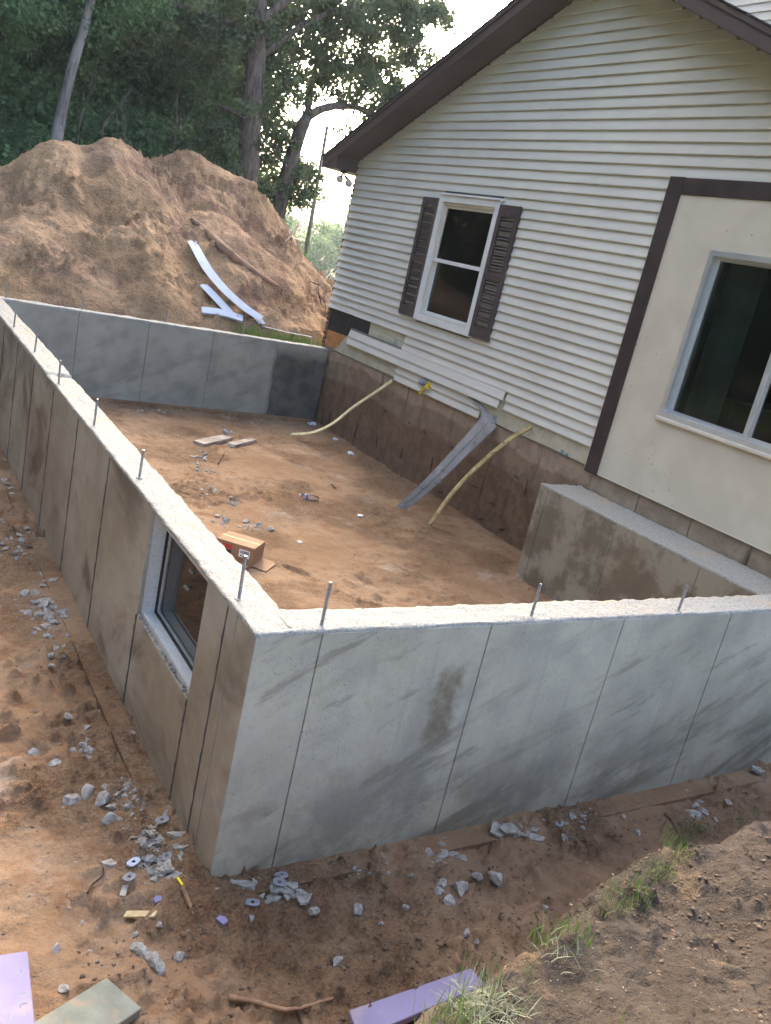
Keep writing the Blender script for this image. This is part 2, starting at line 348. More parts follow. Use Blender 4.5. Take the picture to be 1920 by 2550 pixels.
def mat_glass(name, tint=(0.55, 0.6, 0.6), rmax=1.0):
    m = bpy.data.materials.new(name); m.use_nodes = True; t = m.node_tree; t.nodes.clear()
    o = t.nodes.new('ShaderNodeOutputMaterial'); tr = t.nodes.new('ShaderNodeBsdfTransparent'); tr.inputs[0].default_value = (*tint, 1)
    g = t.nodes.new('ShaderNodeBsdfGlossy'); g.inputs['Roughness'].default_value = 0.02; g.inputs[0].default_value = (rmax, rmax, rmax, 1)
    fr = t.nodes.new('ShaderNodeFresnel'); fr.inputs[0].default_value = 1.45
    nz = t.nodes.new('ShaderNodeTexNoise'); nz.inputs['Scale'].default_value = 1.5; bp_ = t.nodes.new('ShaderNodeBump'); bp_.inputs['Strength'].default_value = 0.02; bp_.inputs['Distance'].default_value = 0.02
    t.links.new(nz.outputs[0], bp_.inputs['Height']); t.links.new(bp_.outputs[0], g.inputs['Normal'])
    mx = t.nodes.new('ShaderNodeMixShader'); t.links.new(fr.outputs[0], mx.inputs[0]); t.links.new(tr.outputs[0], mx.inputs[1]); t.links.new(g.outputs[0], mx.inputs[2])
    t.links.new(mx.outputs[0], o.inputs[0]); return m
def mat_leaf(name, c1, c2, c3, trans=0.35):
    n = NT(name, 0.6, 0.2)
    f = n.noise(0.9, None, 3); g = n.noise(14, None, 2)
    c = n.mix(n.ramp(f, 0.35, 0.65), c1, c2); c = n.mix(n.ramp(g, 0.45, 0.75, 0, 0.7), c, c3)
    n.fin(c)
    tl = n.t.nodes.new('ShaderNodeBsdfTranslucent'); n.L(c, tl.inputs[0])
    mx = n.t.nodes.new('ShaderNodeMixShader'); mx.inputs[0].default_value = trans
    n.L(n.b.outputs[0], mx.inputs[1]); n.L(tl.outputs[0], mx.inputs[2]); n.L(mx.outputs[0], n.out.inputs[0]); return n.m
def mat_bark(name, a, b, pale=None):
    n = NT(name, 0.95, 0.1); v = n.map(n.obj, scale=(6, 6, 1.3)); f = n.noise(2.2, v, 6, 0.65)
    c = n.mix(n.ramp(f, 0.35, 0.65), a, b)
    if pale: c = n.mix(n.ramp(n.noise(0.8, n.obj, 4), 0.5, 0.6), c, pale)
    return n.fin(c, n.bump(f, 0.8, 0.05))
def mat_shingle():
    n = NT('asphalt_shingles', 0.95, 0.1); f = n.noise(40, None, 4)
    return n.fin(n.mix(n.ramp(f, 0.3, 0.7), (0.045, 0.04, 0.042), (0.09, 0.08, 0.08)), n.bump(f, 0.5, 0.01))
def mat_galv():
    n = NT('galvanised_steel', 0.38, 0.5); f = n.vor(60); c = n.mix(n.ramp(f, 0.1, 0.6), (0.5, 0.53, 0.55), (0.62, 0.65, 0.67))
    sp = n.math('MULTIPLY', n.ramp(n.vor(90), 0.2, 0.12), n.ramp(n.noise(9, None, 3), 0.5, 0.65)); c = n.mix(n.math('MULTIPLY', sp, 0.7), c, (0.1, 0.09, 0.08))
    return n.fin(c, None, n.ramp(n.noise(20, None, 3), 0.3, 0.7, 0.35, 0.55), 0.4)
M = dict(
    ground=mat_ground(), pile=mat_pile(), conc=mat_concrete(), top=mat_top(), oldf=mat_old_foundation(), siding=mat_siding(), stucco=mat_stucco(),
    sheath=mat_sheath(), brick=mat_brick(), shingle=mat_shingle(), galv=mat_galv(),
    glass=mat_glass('window_glass', (0.48, 0.54, 0.55)), bglass=mat_glass('basement_window_glass', (0.72, 0.72, 0.68)),
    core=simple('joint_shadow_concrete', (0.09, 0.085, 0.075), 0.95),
    joint=simple('concrete_joint', (0.12, 0.115, 0.1), 0.95),
    footing=simple('sandy_footing_concrete', (0.3, 0.22, 0.15), 0.95, 0.25, 5, 0.4, 30, obj=False, dirt=(0.34, 0.21, 0.12)),
    trim=simple('white_vinyl_trim', (0.66, 0.68, 0.69), 0.4, 0.04, 4),
    cream=simple('cream_vinyl_sash', (0.6, 0.57, 0.49), 0.45, 0.05, 4),
    shutter=simple('brown_vinyl_shutter', (0.07, 0.056, 0.056), 0.5, 0.1, 3),
    fascia=simple('brown_metal_fascia', (0.085, 0.064, 0.064), 0.45, 0.12, 2, obj=False),
    soffit=simple('brown_vented_soffit', (0.1, 0.085, 0.085), 0.6, 0.1, 2, obj=False),
    darkwood=simple('dark_brown_trim_wood', (0.045, 0.032, 0.032), 0.6, 0.25, 5, 0.3, 30, obj=False),
    felt=simple('black_felt_paper', (0.02, 0.021, 0.023), 0.7, 0.3, 3, 0.3, 12, obj=False, dirt=(0.04, 0.042, 0.045)),
    osb=simple('weathered_orange_plywood', (0.42, 0.19, 0.07), 0.9, 0.25, 8, 0.4, 30, obj=False, dirt=(0.26, 0.12, 0.06)),
    alum=simple('mill_aluminium_frame', (0.6, 0.63, 0.66), 0.35, 0.06, 5, metal=0.6, spec=0.5),
    mortar=simple('grey_mortar', (0.25, 0.23, 0.2), 0.95),
    bolt=simple('zinc_threaded_rod', (0.28, 0.29, 0.31), 0.4, 0.2, 60, 0.6, 220, metal=0.8, dirt=(0.3, 0.29, 0.28)),
    card=simple('corrugated_cardboard', (0.28, 0.17, 0.095), 0.85, 0.1, 5, 0.15, 40),
    white=simple('white_paper_label', (0.72, 0.72, 0.7), 0.7, 0.05), red=simple('red_print', (0.42, 0.06, 0.04), 0.7, 0.08), black=simple('black_print', (0.025, 0.022, 0.02), 0.7, 0.1),
    print=simple('brown_print', (0.2, 0.085, 0.045), 0.8, 0.1),
    plank=simple('weathered_grey_plank', (0.3, 0.26, 0.22), 0.9, 0.3, 7, 0.5, 30, dirt=(0.35, 0.22, 0.13)),
    greenwood=simple('treated_grey_green_board', (0.17, 0.18, 0.145), 0.8, 0.25, 6, 0.4, 40, dirt=(0.24, 0.19, 0.13)),
    lath=simple('pale_yellow_foam_strip', (0.58, 0.52, 0.3), 0.8, 0.12, 8, 0.3, 40, dirt=(0.4, 0.32, 0.17)),
    lathdirty=simple('soil_stained_foam_strip', (0.36, 0.28, 0.13), 0.9, 0.3, 9, 0.4, 40, dirt=(0.09, 0.06, 0.035)),
    sidback=simple('grey_siding_back', (0.2, 0.19, 0.185), 0.6, 0.15, 5, dirt=(0.1, 0.085, 0.07)),
    sidloose=simple('loose_white_blue_siding', (0.44, 0.49, 0.57), 0.45, 0.08, 5),
    foam=simple('lavender_foam_board', (0.2, 0.178, 0.29), 0.75, 0.12, 4, 0.15, 60, dirt=(0.26, 0.22, 0.26)),
    rubble=simple('broken_concrete', (0.3, 0.29, 0.265), 0.95, 0.35, 2, 1.0, 7, dirt=(0.28, 0.2, 0.13)),
    flake=simple('concrete_flake', (0.28, 0.27, 0.24), 0.95, 0.35, 1.5, 0.6, 9, dirt=(0.28, 0.205, 0.14)),
    clod=simple('dry_soil_clod', (0.14, 0.1, 0.07), 0.95, 0.3, 20, 0.6, 200, obj=False),
    washer=simple('grey_plastic_form_plate', (0.2, 0.205, 0.225), 0.6, 0.15, 20), washerblue=simple('blue_grey_plastic_form_plate', (0.36, 0.4, 0.5), 0.5, 0.1, 20),
    twig=simple('dark_root_bark', (0.07, 0.045, 0.03), 0.95, 0.3, 20, 0.6, 60), stick=simple('dry_brown_stick', (0.25, 0.15, 0.085), 0.9, 0.3, 15, 0.5, 60),
    log=simple('soil_covered_log', (0.23, 0.145, 0.1), 0.95, 0.3, 5, 0.8, 14, dirt=(0.3, 0.19, 0.12)),
    plastic=mat_glass('clear_plastic_bottle', (0.86, 0.88, 0.9)), bluecap=simple('blue_label_film', (0.1, 0.14, 0.4), 0.4, 0.2, 20), wrapper=simple('crumpled_blue_white_wrapper', (0.5, 0.56, 0.66), 0.4, 0.35, 30),
    yellow=simple('yellow_tape', (0.72, 0.58, 0.02), 0.5, 0.1), tapeblue=simple('blue_grey_tape_roll', (0.16, 0.19, 0.27), 0.5, 0.3, 20),
    shim=simple('pale_wood_shim', (0.5, 0.4, 0.22), 0.85, 0.2, 20), blueprint=simple('blue_ink', (0.1, 0.24, 0.38), 0.8, 0.2, 30),
    lampglass=simple('frosted_lamp_glass', (0.55, 0.54, 0.5), 0.3, 0.1), lampbody=simple('dark_lamp_housing', (0.12, 0.12, 0.125), 0.5, 0.1),
    brass=simple('zinc_latch', (0.55, 0.56, 0.52), 0.35, 0.1, 30, metal=0.7),
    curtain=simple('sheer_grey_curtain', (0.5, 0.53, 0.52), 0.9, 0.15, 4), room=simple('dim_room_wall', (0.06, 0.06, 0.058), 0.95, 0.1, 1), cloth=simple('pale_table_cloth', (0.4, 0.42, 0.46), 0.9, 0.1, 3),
    bark=mat_bark('grey_brown_bark', (0.06, 0.05, 0.042), (0.13, 0.115, 0.1)), barkpale=mat_bark('peeled_pale_bark', (0.1, 0.09, 0.08), (0.2, 0.19, 0.175), (0.27, 0.26, 0.25)),
    pole=simple('weathered_pole_wood', (0.16, 0.14, 0.12), 0.9, 0.2, 3),
    leaf=mat_leaf('oak_leaves', (0.09, 0.155, 0.07), (0.14, 0.22, 0.085), (0.06, 0.105, 0.052)),
    leafd=mat_leaf('dark_undergrowth_leaves', (0.085, 0.165, 0.075), (0.125, 0.225, 0.09), (0.055, 0.1, 0.05)),
    leafb=mat_leaf('backlit_leaves', (0.075, 0.11, 0.06), (0.11, 0.15, 0.07), (0.05, 0.075, 0.042), 0.35),
    grass=mat_leaf('grass_blades', (0.1, 0.17, 0.04), (0.17, 0.24, 0.07), (0.25, 0.25, 0.11), 0.3), straw=mat_leaf('dry_grass_blades', (0.28, 0.3, 0.2), (0.36, 0.36, 0.27), (0.2, 0.25, 0.12), 0.3),
)

# ------------------------------------------------------------------ setting: ground sheet and sand pile
WT, WH, LX, LY = 0.2, 1.22, 4.80, 9.05          # wall thickness, height, outer extent of the foundation
FOOT = []
for _ in range(46):
    FOOT.append((random.uniform(-1.3, 4.2), random.uniform(-1.2, 8.4), random.uniform(0, 6.28), random.uniform(0.018, 0.035)))
for _ in range(16):
    FOOT.append((random.uniform(-0.9, 1.6), random.uniform(-1.3, -0.25), random.uniform(0, 6.28), random.uniform(0.015, 0.035)))
def y_foot(x):
    return np.interp(x, [-2.5, -1.0, -0.4, 0.1, 0.8, 2.0, 8], [-2.2, -1.75, -1.4, -1.15, -0.9, -0.82, -0.76])
def ground_h(x, y, detail=True):
    x = np.asarray(x, float); y = np.asarray(y, float)
    wob = 0.12 * fbm(x * 1.3, y * 1.3, 3, 3)
    d = np.maximum.reduce([-1.5 - x, y_foot(x) - y, np.where(x > -0.02, y - 8.95, (y - 9.2) * 0.6)]) + np.where(y > 8.8, 0, wob)
    steep = np.where(y > 8.8, np.where(x > -0.02, 0.09, 0.8), 0.34)
    up = np.clip(d / steep, 0, 1); up = up * up * (3 - 2 * up)
    h = -1.22 + up * np.where(y > 8.8, 1.06, 0.7) + np.where(y > 8.8, 0, 0.44 * sstep(0.3, 1.7, d)) - 0.062 * np.clip(y - 24, 0, 150)
    inside = (x > 0.1) & (x < 4.9) & (y > 0.1) & (y < 8.95)
    h = np.where(inside, -1.15 + 0.012 * fbm(x * 0.8, y * 0.8, 5, 2), h)
    # footing band along the outside of the walls is swept level
    if detail:
        flat = np.clip(1 - up, 0, 1); far = sstep(10.5, 9.0, y) * sstep(-4, -2, x) * sstep(8, 6, x)
        n1 = fbm(x * 2.2, y * 2.2, 21, 3); n2 = fbm(x * 8, y * 8, 31, 4, 0.6)
        rough = sstep(-0.15, 0.5, fbm(x * 1.1 + 5, y * 1.1, 61, 3))
        ins = np.where(inside, 0.6, 1.0); h = h + far * ins * (0.024 * n1 + (0.007 + 0.016 * rough) * n2)
        cl = np.clip(fbm(x * 17, y * 17, 41, 3, 0.7) - 0.3, 0, 1)
        h = h + far * ins * cl * (0.012 + 0.045 * rough)
        h = h + far * (1 - flat) * (0.02 * n1 + 0.008 * n2 + 0.028 * np.clip(fbm(x * 15, y * 15, 47, 4, 0.7) - 0.25, 0, 1))
        for fx, fy, fa, fd in FOOT:
            m = (np.abs(x - fx) < 0.4) & (np.abs(y - fy) < 0.4)
            if not m.any(): continue
            c, s = math.cos(fa), math.sin(fa); lx = (x - fx) * c + (y - fy) * s; ly = -(x - fx) * s + (y - fy) * c
            q = (lx / 0.15) ** 2 + (ly / 0.06) ** 2
            h = h - fd * np.clip(1 - q, 0, 1) ** 0.6 + fd * 0.45 * np.exp(-((q - 1.5) / 0.5) ** 2)
    return h
def grid_axis(spans):
    out = [spans[0][0]]
    for a, b, st in spans:
        n = max(1, int(round((b - a) / st))); out += list(np.linspace(a, b, n + 1)[1:])
    return np.array(out)
gx = grid_axis([(-110, -60, 25), (-60, -8, 6), (-8, -2.2, 0.4), (-2.2, -1.4, 0.05), (-1.4, 3.6, 0.017), (3.6, 5.0, 0.028), (5.0, 9, 0.2), (9, 60, 5), (60, 210, 50)])
gy = grid_axis([(-110, -20, 30), (-20, -4, 2), (-4, -1.9, 0.06), (-1.9, 1.6, 0.016), (1.6, 5.5, 0.022), (5.5, 9.1, 0.03), (9.1, 10.4, 0.06), (10.4, 24, 0.8), (24, 80, 7), (80, 205, 25)])
GX, GY = np.meshgrid(gx, gy, indexing='ij'); GZ = ground_h(GX, GY)
nxg, nyg = len(gx), len(gy); ids = np.arange(nxg * nyg).reshape(nxg, nyg)
q = np.stack([ids[:-1, :-1], ids[1:, :-1], ids[1:, 1:], ids[:-1, 1:]], -1).reshape(-1, 4)
ground = link('ground', me_np('ground', np.stack([GX, GY, GZ], -1).reshape(-1, 3), q, True), M['ground'])
tag(ground, 'excavated orange sandy ground around and inside the new foundation', 'ground', kind='structure')

_ps = [(0, 420), (60, 390), (130, 355), (160, 350), (200, 362), (270, 343), (300, 350), (360, 392)]
_pb = [(360, 402), (400, 395), (455, 375), (490, 382), (560, 430), (610, 445), (650, 490), (690, 545), (720, 590), (760, 640), (820, 688)]
RA = np.array([px(u, v, 1, 13.3) for u, v in _ps]); RB = np.array([px(u, v, 1, 14.4) for u, v in _pb])
def pile_h(x, y, detail=True):
    x = np.asarray(x, float); y = np.asarray(y, float)
    ra = np.interp(x, np.r_[-6, -2.2, RA[:, 0], 3.6, 6.2], np.r_[-0.6, 0.35, RA[:, 2], 1.75, 0.2])
    rb = np.interp(x, np.r_[-2, 1.2, RB[:, 0], 8.0, 9.0], np.r_[-0.5, 1.0, RB[:, 2], 0.7, -0.3])
    wob = 0.35 * fbm(x * 0.7, y * 0.7, 71, 3)
    def rnd(t): return np.sqrt(t * t + 0.03) - 0.17
    a = ra - 0.615 * rnd(y - 13.3 + wob * 0.6); b = rb - 0.6 * rnd(y - 14.4 + wob * 0.6)
    # lobes pushed forward from the ridge
    c1 = 1.75 - 0.6 * np.sqrt((x - 3.9) ** 2 + ((y - 12.3) * 0.95) ** 2 + 0.02)
    c2 = 1.35 - 0.58 * np.sqrt((x - 1.3) ** 2 + ((y - 11.7)) ** 2 + 0.05)
    c3 = 1.5 - 0.62 * np.sqrt((x - 5.2) ** 2 + ((y - 12.7)) ** 2 + 0.03)
    h = np.maximum.reduce([a, b, c1, c2, c3])
    if detail:
        e = sstep(-0.3, 0.5, h)
        rg = sstep(1.9, 2.3, h)                       # keep the silhouette of the ridge close to the photograph
        rf = sstep(-0.35, 0.35, fbm(x * 0.9 + 3, y * 0.9, 77, 3))
        h = h + e * ((0.1 - 0.07 * rg) * fbm(x * 1.6, y * 1.6, 81, 3) + (0.02 + 0.02 * rf) * fbm(x * 6, y * 6, 91, 4, 0.62) + (0.02 + 0.075 * rf) * np.clip(fbm(x * 10, y * 10, 95, 4, 0.7) - 0.3, 0, 1) + 0.016 * fbm(x * 4.5, y * 0.8, 99, 3))
        hx, hy = HOLE; h = h - 0.28 * np.exp(-(((x - hx) / 0.2) ** 2 + ((y - hy) / 0.16) ** 2) ** 1.5)
        hx, hy = HOLE2; h = h - 0.35 * np.exp(-(((x - hx) / 0.22) ** 2 + ((y - hy) / 0.2) ** 2) ** 1.5)
    return h
HOLE = (0, 0); HOLE2 = (0, 0)
def march(fn, u, v, t0=1.0, t1=40.0, st=0.02):
    r = ray(u, v); t = np.arange(t0, t1, st); P = C_CAM[None, :] + t[:, None] * r[None, :]
    below = P[:, 2] < fn(P[:, 0], P[:, 1])
    k = int(np.argmax(below)) if below.any() else -1
    return P[k]
def hit_pile(u, v): return march(lambda a, b: pile_h(a, b, False), u, v, 8.0, 22.0)
p = hit_pile(235, 412); HOLE = (p[0], p[1]); p = hit_pile(808, 715); HOLE2 = (p[0], p[1])
def hit_pile_d(u, v): return march(pile_h, u, v, 8.0, 22.0)
def hit_ground(u, v, zoff=0.0):
    """ray / ground intersection on the detailed sheet"""
    r = ray(u, v); t = np.arange(1.0, 16, 0.01); P = C_CAM[None, :] + t[:, None] * r[None, :]
    below = P[:, 2] < ground_h(P[:, 0], P[:, 1])
    p = P[int(np.argmax(below))].copy(); p[2] += zoff; return p
px_ = grid_axis([(-6.5, -0.5, 0.12), (-0.5, 7.6, 0.028), (7.6, 9.5, 0.15)]); py_ = grid_axis([(9.12, 14.9, 0.028), (14.9, 19.5, 0.2)])
PX, PY = np.meshgrid(px_, py_, indexing='ij'); PZ = pile_h(PX, PY); edge = sstep(9.12, 9.5, PY)
PZ = np.maximum(PZ * edge + (1 - edge) * -0.24, -0.45)
PZ = np.where((PX > 4.6) & (PY < 9.6), np.minimum(PZ, -0.2), PZ)
ids = np.arange(PX.size).reshape(PX.shape); q = np.stack([ids[:-1, :-1], ids[1:, :-1], ids[1:, 1:], ids[:-1, 1:]], -1).reshape(-1, 4)
pile = link('sand_pile', me_np('sand_pile', np.stack([PX, PY, PZ], -1).reshape(-1, 3), q, True), M['pile'])
tag(pile, 'tall heap of excavated tan sand behind the far concrete wall', 'sand pile')

# ------------------------------------------------------------------ new concrete foundation
foundation = empty('concrete_foundation', (0, 0, -WH), 'new poured grey concrete foundation walls with form panel joints', 'foundation')
def wall_part(name, a, b):
    return link(name, box_me(name, a, b), M['core'], foundation)
def panels(parent, axis, cuts, c0, c1, z0, z1, gap=0.0045, skip=()):
    for i in range(len(cuts) - 1):
        if i in skip: continue
        a, b = cuts[i] + gap / 2 + random.uniform(-0.0012, 0.0012), cuts[i + 1] - gap / 2 + random.uniform(-0.0012, 0.0012)
        o = random.uniform(-0.0012, 0.0012)
        if axis == 0: me = box_me('concrete_panel', (a, c0 + o, z0), (b, c1 + o, z1), 0.003)
        else: me = box_me('concrete_panel', (c0 + o, a, z0), (c1 + o, b, z1), 0.003)
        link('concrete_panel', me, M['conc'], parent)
IN = 0.012
WIN_Y0, WIN_Y1, WIN_Z0, WIN_Z1 = 0.575, 1.475, -0.645, -0.035
# front wall (owns the near corner), left wall, far wall, stub wall against the house
fw = wall_part('front_wall', (IN, IN, -WH), (LX - 0.02, WT - IN, -0.03))
panels(fw, 0, [0.0, 0.305, 1.219, 2.134, 3.048, 3.962, 4.79], 0.0, WT, -WH - 0.1, -0.012)
lw = link('left_wall', None or (lambda: (lambda bm: (bm_box(bm, (IN, WT, -WH), (WT - IN, WIN_Y0 - 0.03, -0.03)), bm_box(bm, (IN, WIN_Y0 - 0.03, -WH), (WT - IN, WIN_Y1 + 0.03, WIN_Z0 - 0.03)), bm_box(bm, (IN, WIN_Y1 + 0.03, -WH), (WT - IN, LY - IN, -0.03)), bm_me(bm, 'left_wall'))[-1])(bmesh.new()))(), M['core'], foundation)
lc = [WT, 0.305, WIN_Y0, WIN_Y1, 2.42, 3.34, 4.255, 5.17, 6.085, 7.0, 7.915, 8.83, LY]
panels(lw, 1, lc, 0.0, WT, -WH - 0.1, -0.012, gap=0.011, skip=(2,))
panels(lw, 1, [WIN_Y0, WIN_Y1], 0.0, WT, -WH - 0.1, WIN_Z0, gap=0.011)
rj = random.Random(8)
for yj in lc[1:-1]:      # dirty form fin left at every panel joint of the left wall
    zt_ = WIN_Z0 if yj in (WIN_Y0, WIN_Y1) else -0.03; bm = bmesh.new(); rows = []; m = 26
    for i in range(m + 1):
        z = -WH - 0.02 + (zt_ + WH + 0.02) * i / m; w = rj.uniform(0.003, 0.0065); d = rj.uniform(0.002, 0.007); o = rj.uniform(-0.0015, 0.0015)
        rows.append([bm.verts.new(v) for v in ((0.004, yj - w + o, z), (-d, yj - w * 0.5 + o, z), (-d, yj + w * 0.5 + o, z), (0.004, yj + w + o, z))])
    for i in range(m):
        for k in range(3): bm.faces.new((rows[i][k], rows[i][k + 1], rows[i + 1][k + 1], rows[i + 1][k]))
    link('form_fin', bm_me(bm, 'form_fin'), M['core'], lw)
fr = wall_part('far_wall', (WT, LY - WT + IN, -WH), (LX - 0.005, LY - IN, -0.03))
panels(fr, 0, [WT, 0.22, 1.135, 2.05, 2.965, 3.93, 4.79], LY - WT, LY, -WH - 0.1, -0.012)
SX0, SX1, SY1, SZ = 4.258, 4.785, 3.105, -0.2
sw = wall_part('stub_wall', (SX0 + IN, WT, -WH), (SX1 - IN, SY1 - IN, SZ - 0.03))
panels(sw, 1, [WT, 1.15, 2.065, 2.98, SY1], SX0, SX1, -WH - 0.1, SZ - 0.012)

def top_slab(parent, x0, x1, y0, y1, z, along, seed, chipfn=None):
    nx = max(2, int((x1 - x0) / 0.018)); ny = max(2, int((y1 - y0) / 0.018))
    xs = np.linspace(x0, x1, nx + 1); ys = np.linspace(y0, y1, ny + 1); Xg, Yg = np.meshgrid(xs, ys, indexing='ij')
    sx, sy = (2.5, 12) if along == 0 else (12, 2.5)
    Zg = z + 0.005 * fbm(Xg * sx * 2, Yg * sy * 2, seed, 3) + 0.004 * fbm(Xg * 25, Yg * 25, seed + 5, 3, 0.65)
    if chipfn is not None: Zg = Zg + chipfn(Xg, Yg)
    jx = 0.004 * fbm(Yg * 14, Xg * 3, seed + 9, 3); jy = 0.004 * fbm(Xg * 14, Yg * 3, seed + 13, 3)
    Xj, Yj = Xg.copy(), Yg.copy()
    if along == 1: Xj[0, :] += jx[0, :] - 0.002; Xj[-1, :] += jx[-1, :] + 0.002
    else: Yj[:, 0] += jy[:, 0] - 0.002; Yj[:, -1] += jy[:, -1] + 0.002
    Zg[0, :] -= 0.002; Zg[-1, :] -= 0.002; Zg[:, 0] -= 0.002; Zg[:, -1] -= 0.002
    top = np.stack([Xj, Yj, Zg], -1).reshape(-1, 3); n = len(top); ids = np.arange(n).reshape(nx + 1, ny + 1)
    F = [np.stack([ids[:-1, :-1], ids[1:, :-1], ids[1:, 1:], ids[:-1, 1:]], -1).reshape(-1, 4)]
    ring = np.r_[ids[:, 0], ids[-1, 1:], ids[-2::-1, -1], ids[0, -2:0:-1]]
    bot = top[ring].copy(); bot[:, 2] = z - 0.02; bot[:, 0] = np.clip(bot[:, 0], x0 + 0.001, x1 - 0.001); bot[:, 1] = np.clip(bot[:, 1], y0 + 0.001, y1 - 0.001)
    b = n + np.arange(len(ring)); F.append(np.stack([np.roll(ring, -1), ring, b, np.roll(b, -1)], -1))
    me = me_np('wall_top', np.vstack([top, bot]), np.vstack(F), False)
    return link('wall_top', me, M['top'], parent)
def chip_left(x, y):
    z = np.where(y > 4.62, 0.012, 0.0) * sstep(4.60, 4.63, y)
    z = z - 0.03 * sstep(0.07, 0.085, x) * (np.abs(y - 4.58) < 0.05)
    z = z - 0.012 * np.exp(-((y - WIN_Y0) / 0.03) ** 2) * (x < 0.04) - 0.01 * np.clip(fbm(y * 20, x * 5, 7, 2), 0, 1) * ((x < 0.03) & (y > 0.6) & (y < 1.5))
    return z
top_slab(lw, 0, WT, 0, LY, 0.0, 1, 100, chip_left)
top_slab(fw, WT - 0.04, LX - 0.01, 0.002, WT, 0.0005, 0, 120)
top_slab(fr, WT, LX - 0.005, LY - WT, LY, 0.001, 0, 140)
top_slab(sw, SX0, SX1, WT, SY1, SZ, 1, 160)
# footing that shows as a low ledge round the walls
bm = bmesh.new()
bm_box(bm, (-0.13, -0.13, -1.45), (LX, 0.0, -1.208)); bm_box(bm, (-0.13, 0.0, -1.45), (0.0, LY, -1.208)); bm_box(bm, (WT, LY - WT - 0.12, -1.45), (LX - 0.1, LY - WT, -1.105))
link('footing', bm_me(bm, 'footing'), M['ground'], foundation)

# window in the left wall: steel buck, aluminium frame, glass, latch
bw = empty('basement_window', (0.1, 1.02, WIN_Z0), 'galvanised steel framed basement window set in the left concrete wall', 'window')
y0, y1, z0, z1 = WIN_Y0, WIN_Y1, WIN_Z0, WIN_Z1
def frame_me(name, x0, x1, y0, y1, z0, z1, w, wz=None):
    wz = w if wz is None else wz; bm = bmesh.new()
    bm_box(bm, (x0, y0, z0), (x1, y0 + w, z1)); bm_box(bm, (x0, y1 - w, z0), (x1, y1, z1))
    bm_box(bm, (x0, y0 + w, z0), (x1, y1 - w, z0 + wz)); bm_box(bm, (x0, y0 + w, z1 - wz), (x1, y1 - w, z1)); return bm_me(bm, name)
link('buck_frame', frame_me('buck_frame', 0.03, 0.185, y0, y1, z0, z1, 0.016, 0.02), M['galv'], bw)
link('outer_flange', frame_me('outer_flange', 0.022, 0.0295, y0, y1, z0 + 0.002, z1 + 0.008, 0.022, 0.03), M['galv'], bw)
link('rib', frame_me('rib', 0.092, 0.104, y0 + 0.016, y1 - 0.016, z0 + 0.02, z1 - 0.02, 0.010), M['black'], bw)
sash = link('glazing_bead', frame_me('glazing_bead', 0.1045, 0.128, y0 + 0.016, y1 - 0.016, z0 + 0.02, z1 - 0.02, 0.018), M['alum'], bw)
link('pane', box_me('pane', (0.112, y0 + 0.03, z0 + 0.036), (0.115, y1 - 0.03, z1 - 0.036)), M['bglass'], sash)
for (u, v, w) in [(464, 1464, 0.028), (476, 1424, 0.024)]:
    c = px(u, v, 0, 0.105); bm = bmesh.new(); bm_box(bm, (0.1, c[1] - w, c[2] - 0.0035), (0.1115, c[1] + w, c[2] + 0.0035)); bm_box(bm, (0.094, c[1] - w * 0.5, c[2] + 0.0035), (0.1, c[1] + w * 0.3, c[2] + 0.009))
    link('latch', bm_me(bm, 'latch'), M['brass'], bw)
# broken grout round the opening
def grout(pts, r, seed):
    rg = random.Random(seed); bm = bmesh.new()
    for _ in range(90):
        t = rg.random(); p = Vector(pts[0]).lerp(Vector(pts[1]), t) + Vector((rg.uniform(-r, r) * 0.6, rg.uniform(-r, r), rg.uniform(-r, r) * 0.5))
        s = rg.uniform(0.004, 0.012); Mx = Matrix.Translation(p) @ Matrix.Rotation(rg.uniform(0, 6), 4, Vector((rg.random(), rg.random(), rg.random() + .1))) @ Matrix.Diagonal((s, s * rg.uniform(0.5, 1.2), s * 0.6, 1))
        bmesh.ops.create_icosphere(bm, subdivisions=1, radius=1, matrix=Mx)
    return bm_me(bm, 'grout_crumbs')
tag(link('grout_crumbs', grout(((0.012, y0 + 0.02, z0 + 0.006), (0.012, y1 - 0.02, z0 + 0.006)), 0.014, 4), M['rubble'], lw), kind='stuff')

# anchor bolts along the wall tops
def rod_me(h):
    bm = bmesh.new(); n = 8; rings = int(h / 0.006); prev = None
    for k in range(rings + 1):
        r = 0.0085 if k % 2 else 0.0072; z = -0.03 + (h + 0.03) * k / rings
        cur = [bm.verts.new((r * math.cos(2 * math.pi * i / n), r * math.sin(2 * math.pi * i / n), z)) for i in range(n)]
        if prev:
            for i in range(n): bm.faces.new((prev[i], prev[(i + 1) % n], cur[(i + 1) % n], cur[i]))
        else: bm.faces.new(cur[::-1])
        prev = cur
    bm.faces.new(prev); return bm_me(bm, 'rod')
ROD = rod_me(0.17); ROD.materials.append(M['bolt'])
def disc_me():
    bm = bmesh.new(); bmesh.ops.create_cone(bm, cap_ends=True, segments=12, radius1=0.022, radius2=0.019, depth=0.006); return bm_me(bm, 'grout_collar')
COLLAR = disc_me(); COLLAR.materials.append(M['rubble'])
def bolt(x, y, h, tx, ty, label, group):
    t = empty('anchor_bolt', (x, y, 0.0), label, 'bolt', group)
    a = bpy.data.objects.new('rod', ROD); COL.objects.link(a); a.parent = t; a.scale = (1, 1, h / 0.17); a.rotation_euler = (tx, ty, 0)
    b = bpy.data.objects.new('grout_collar', COLLAR); COL.objects.link(b); b.parent = t
rb = random.Random(3)
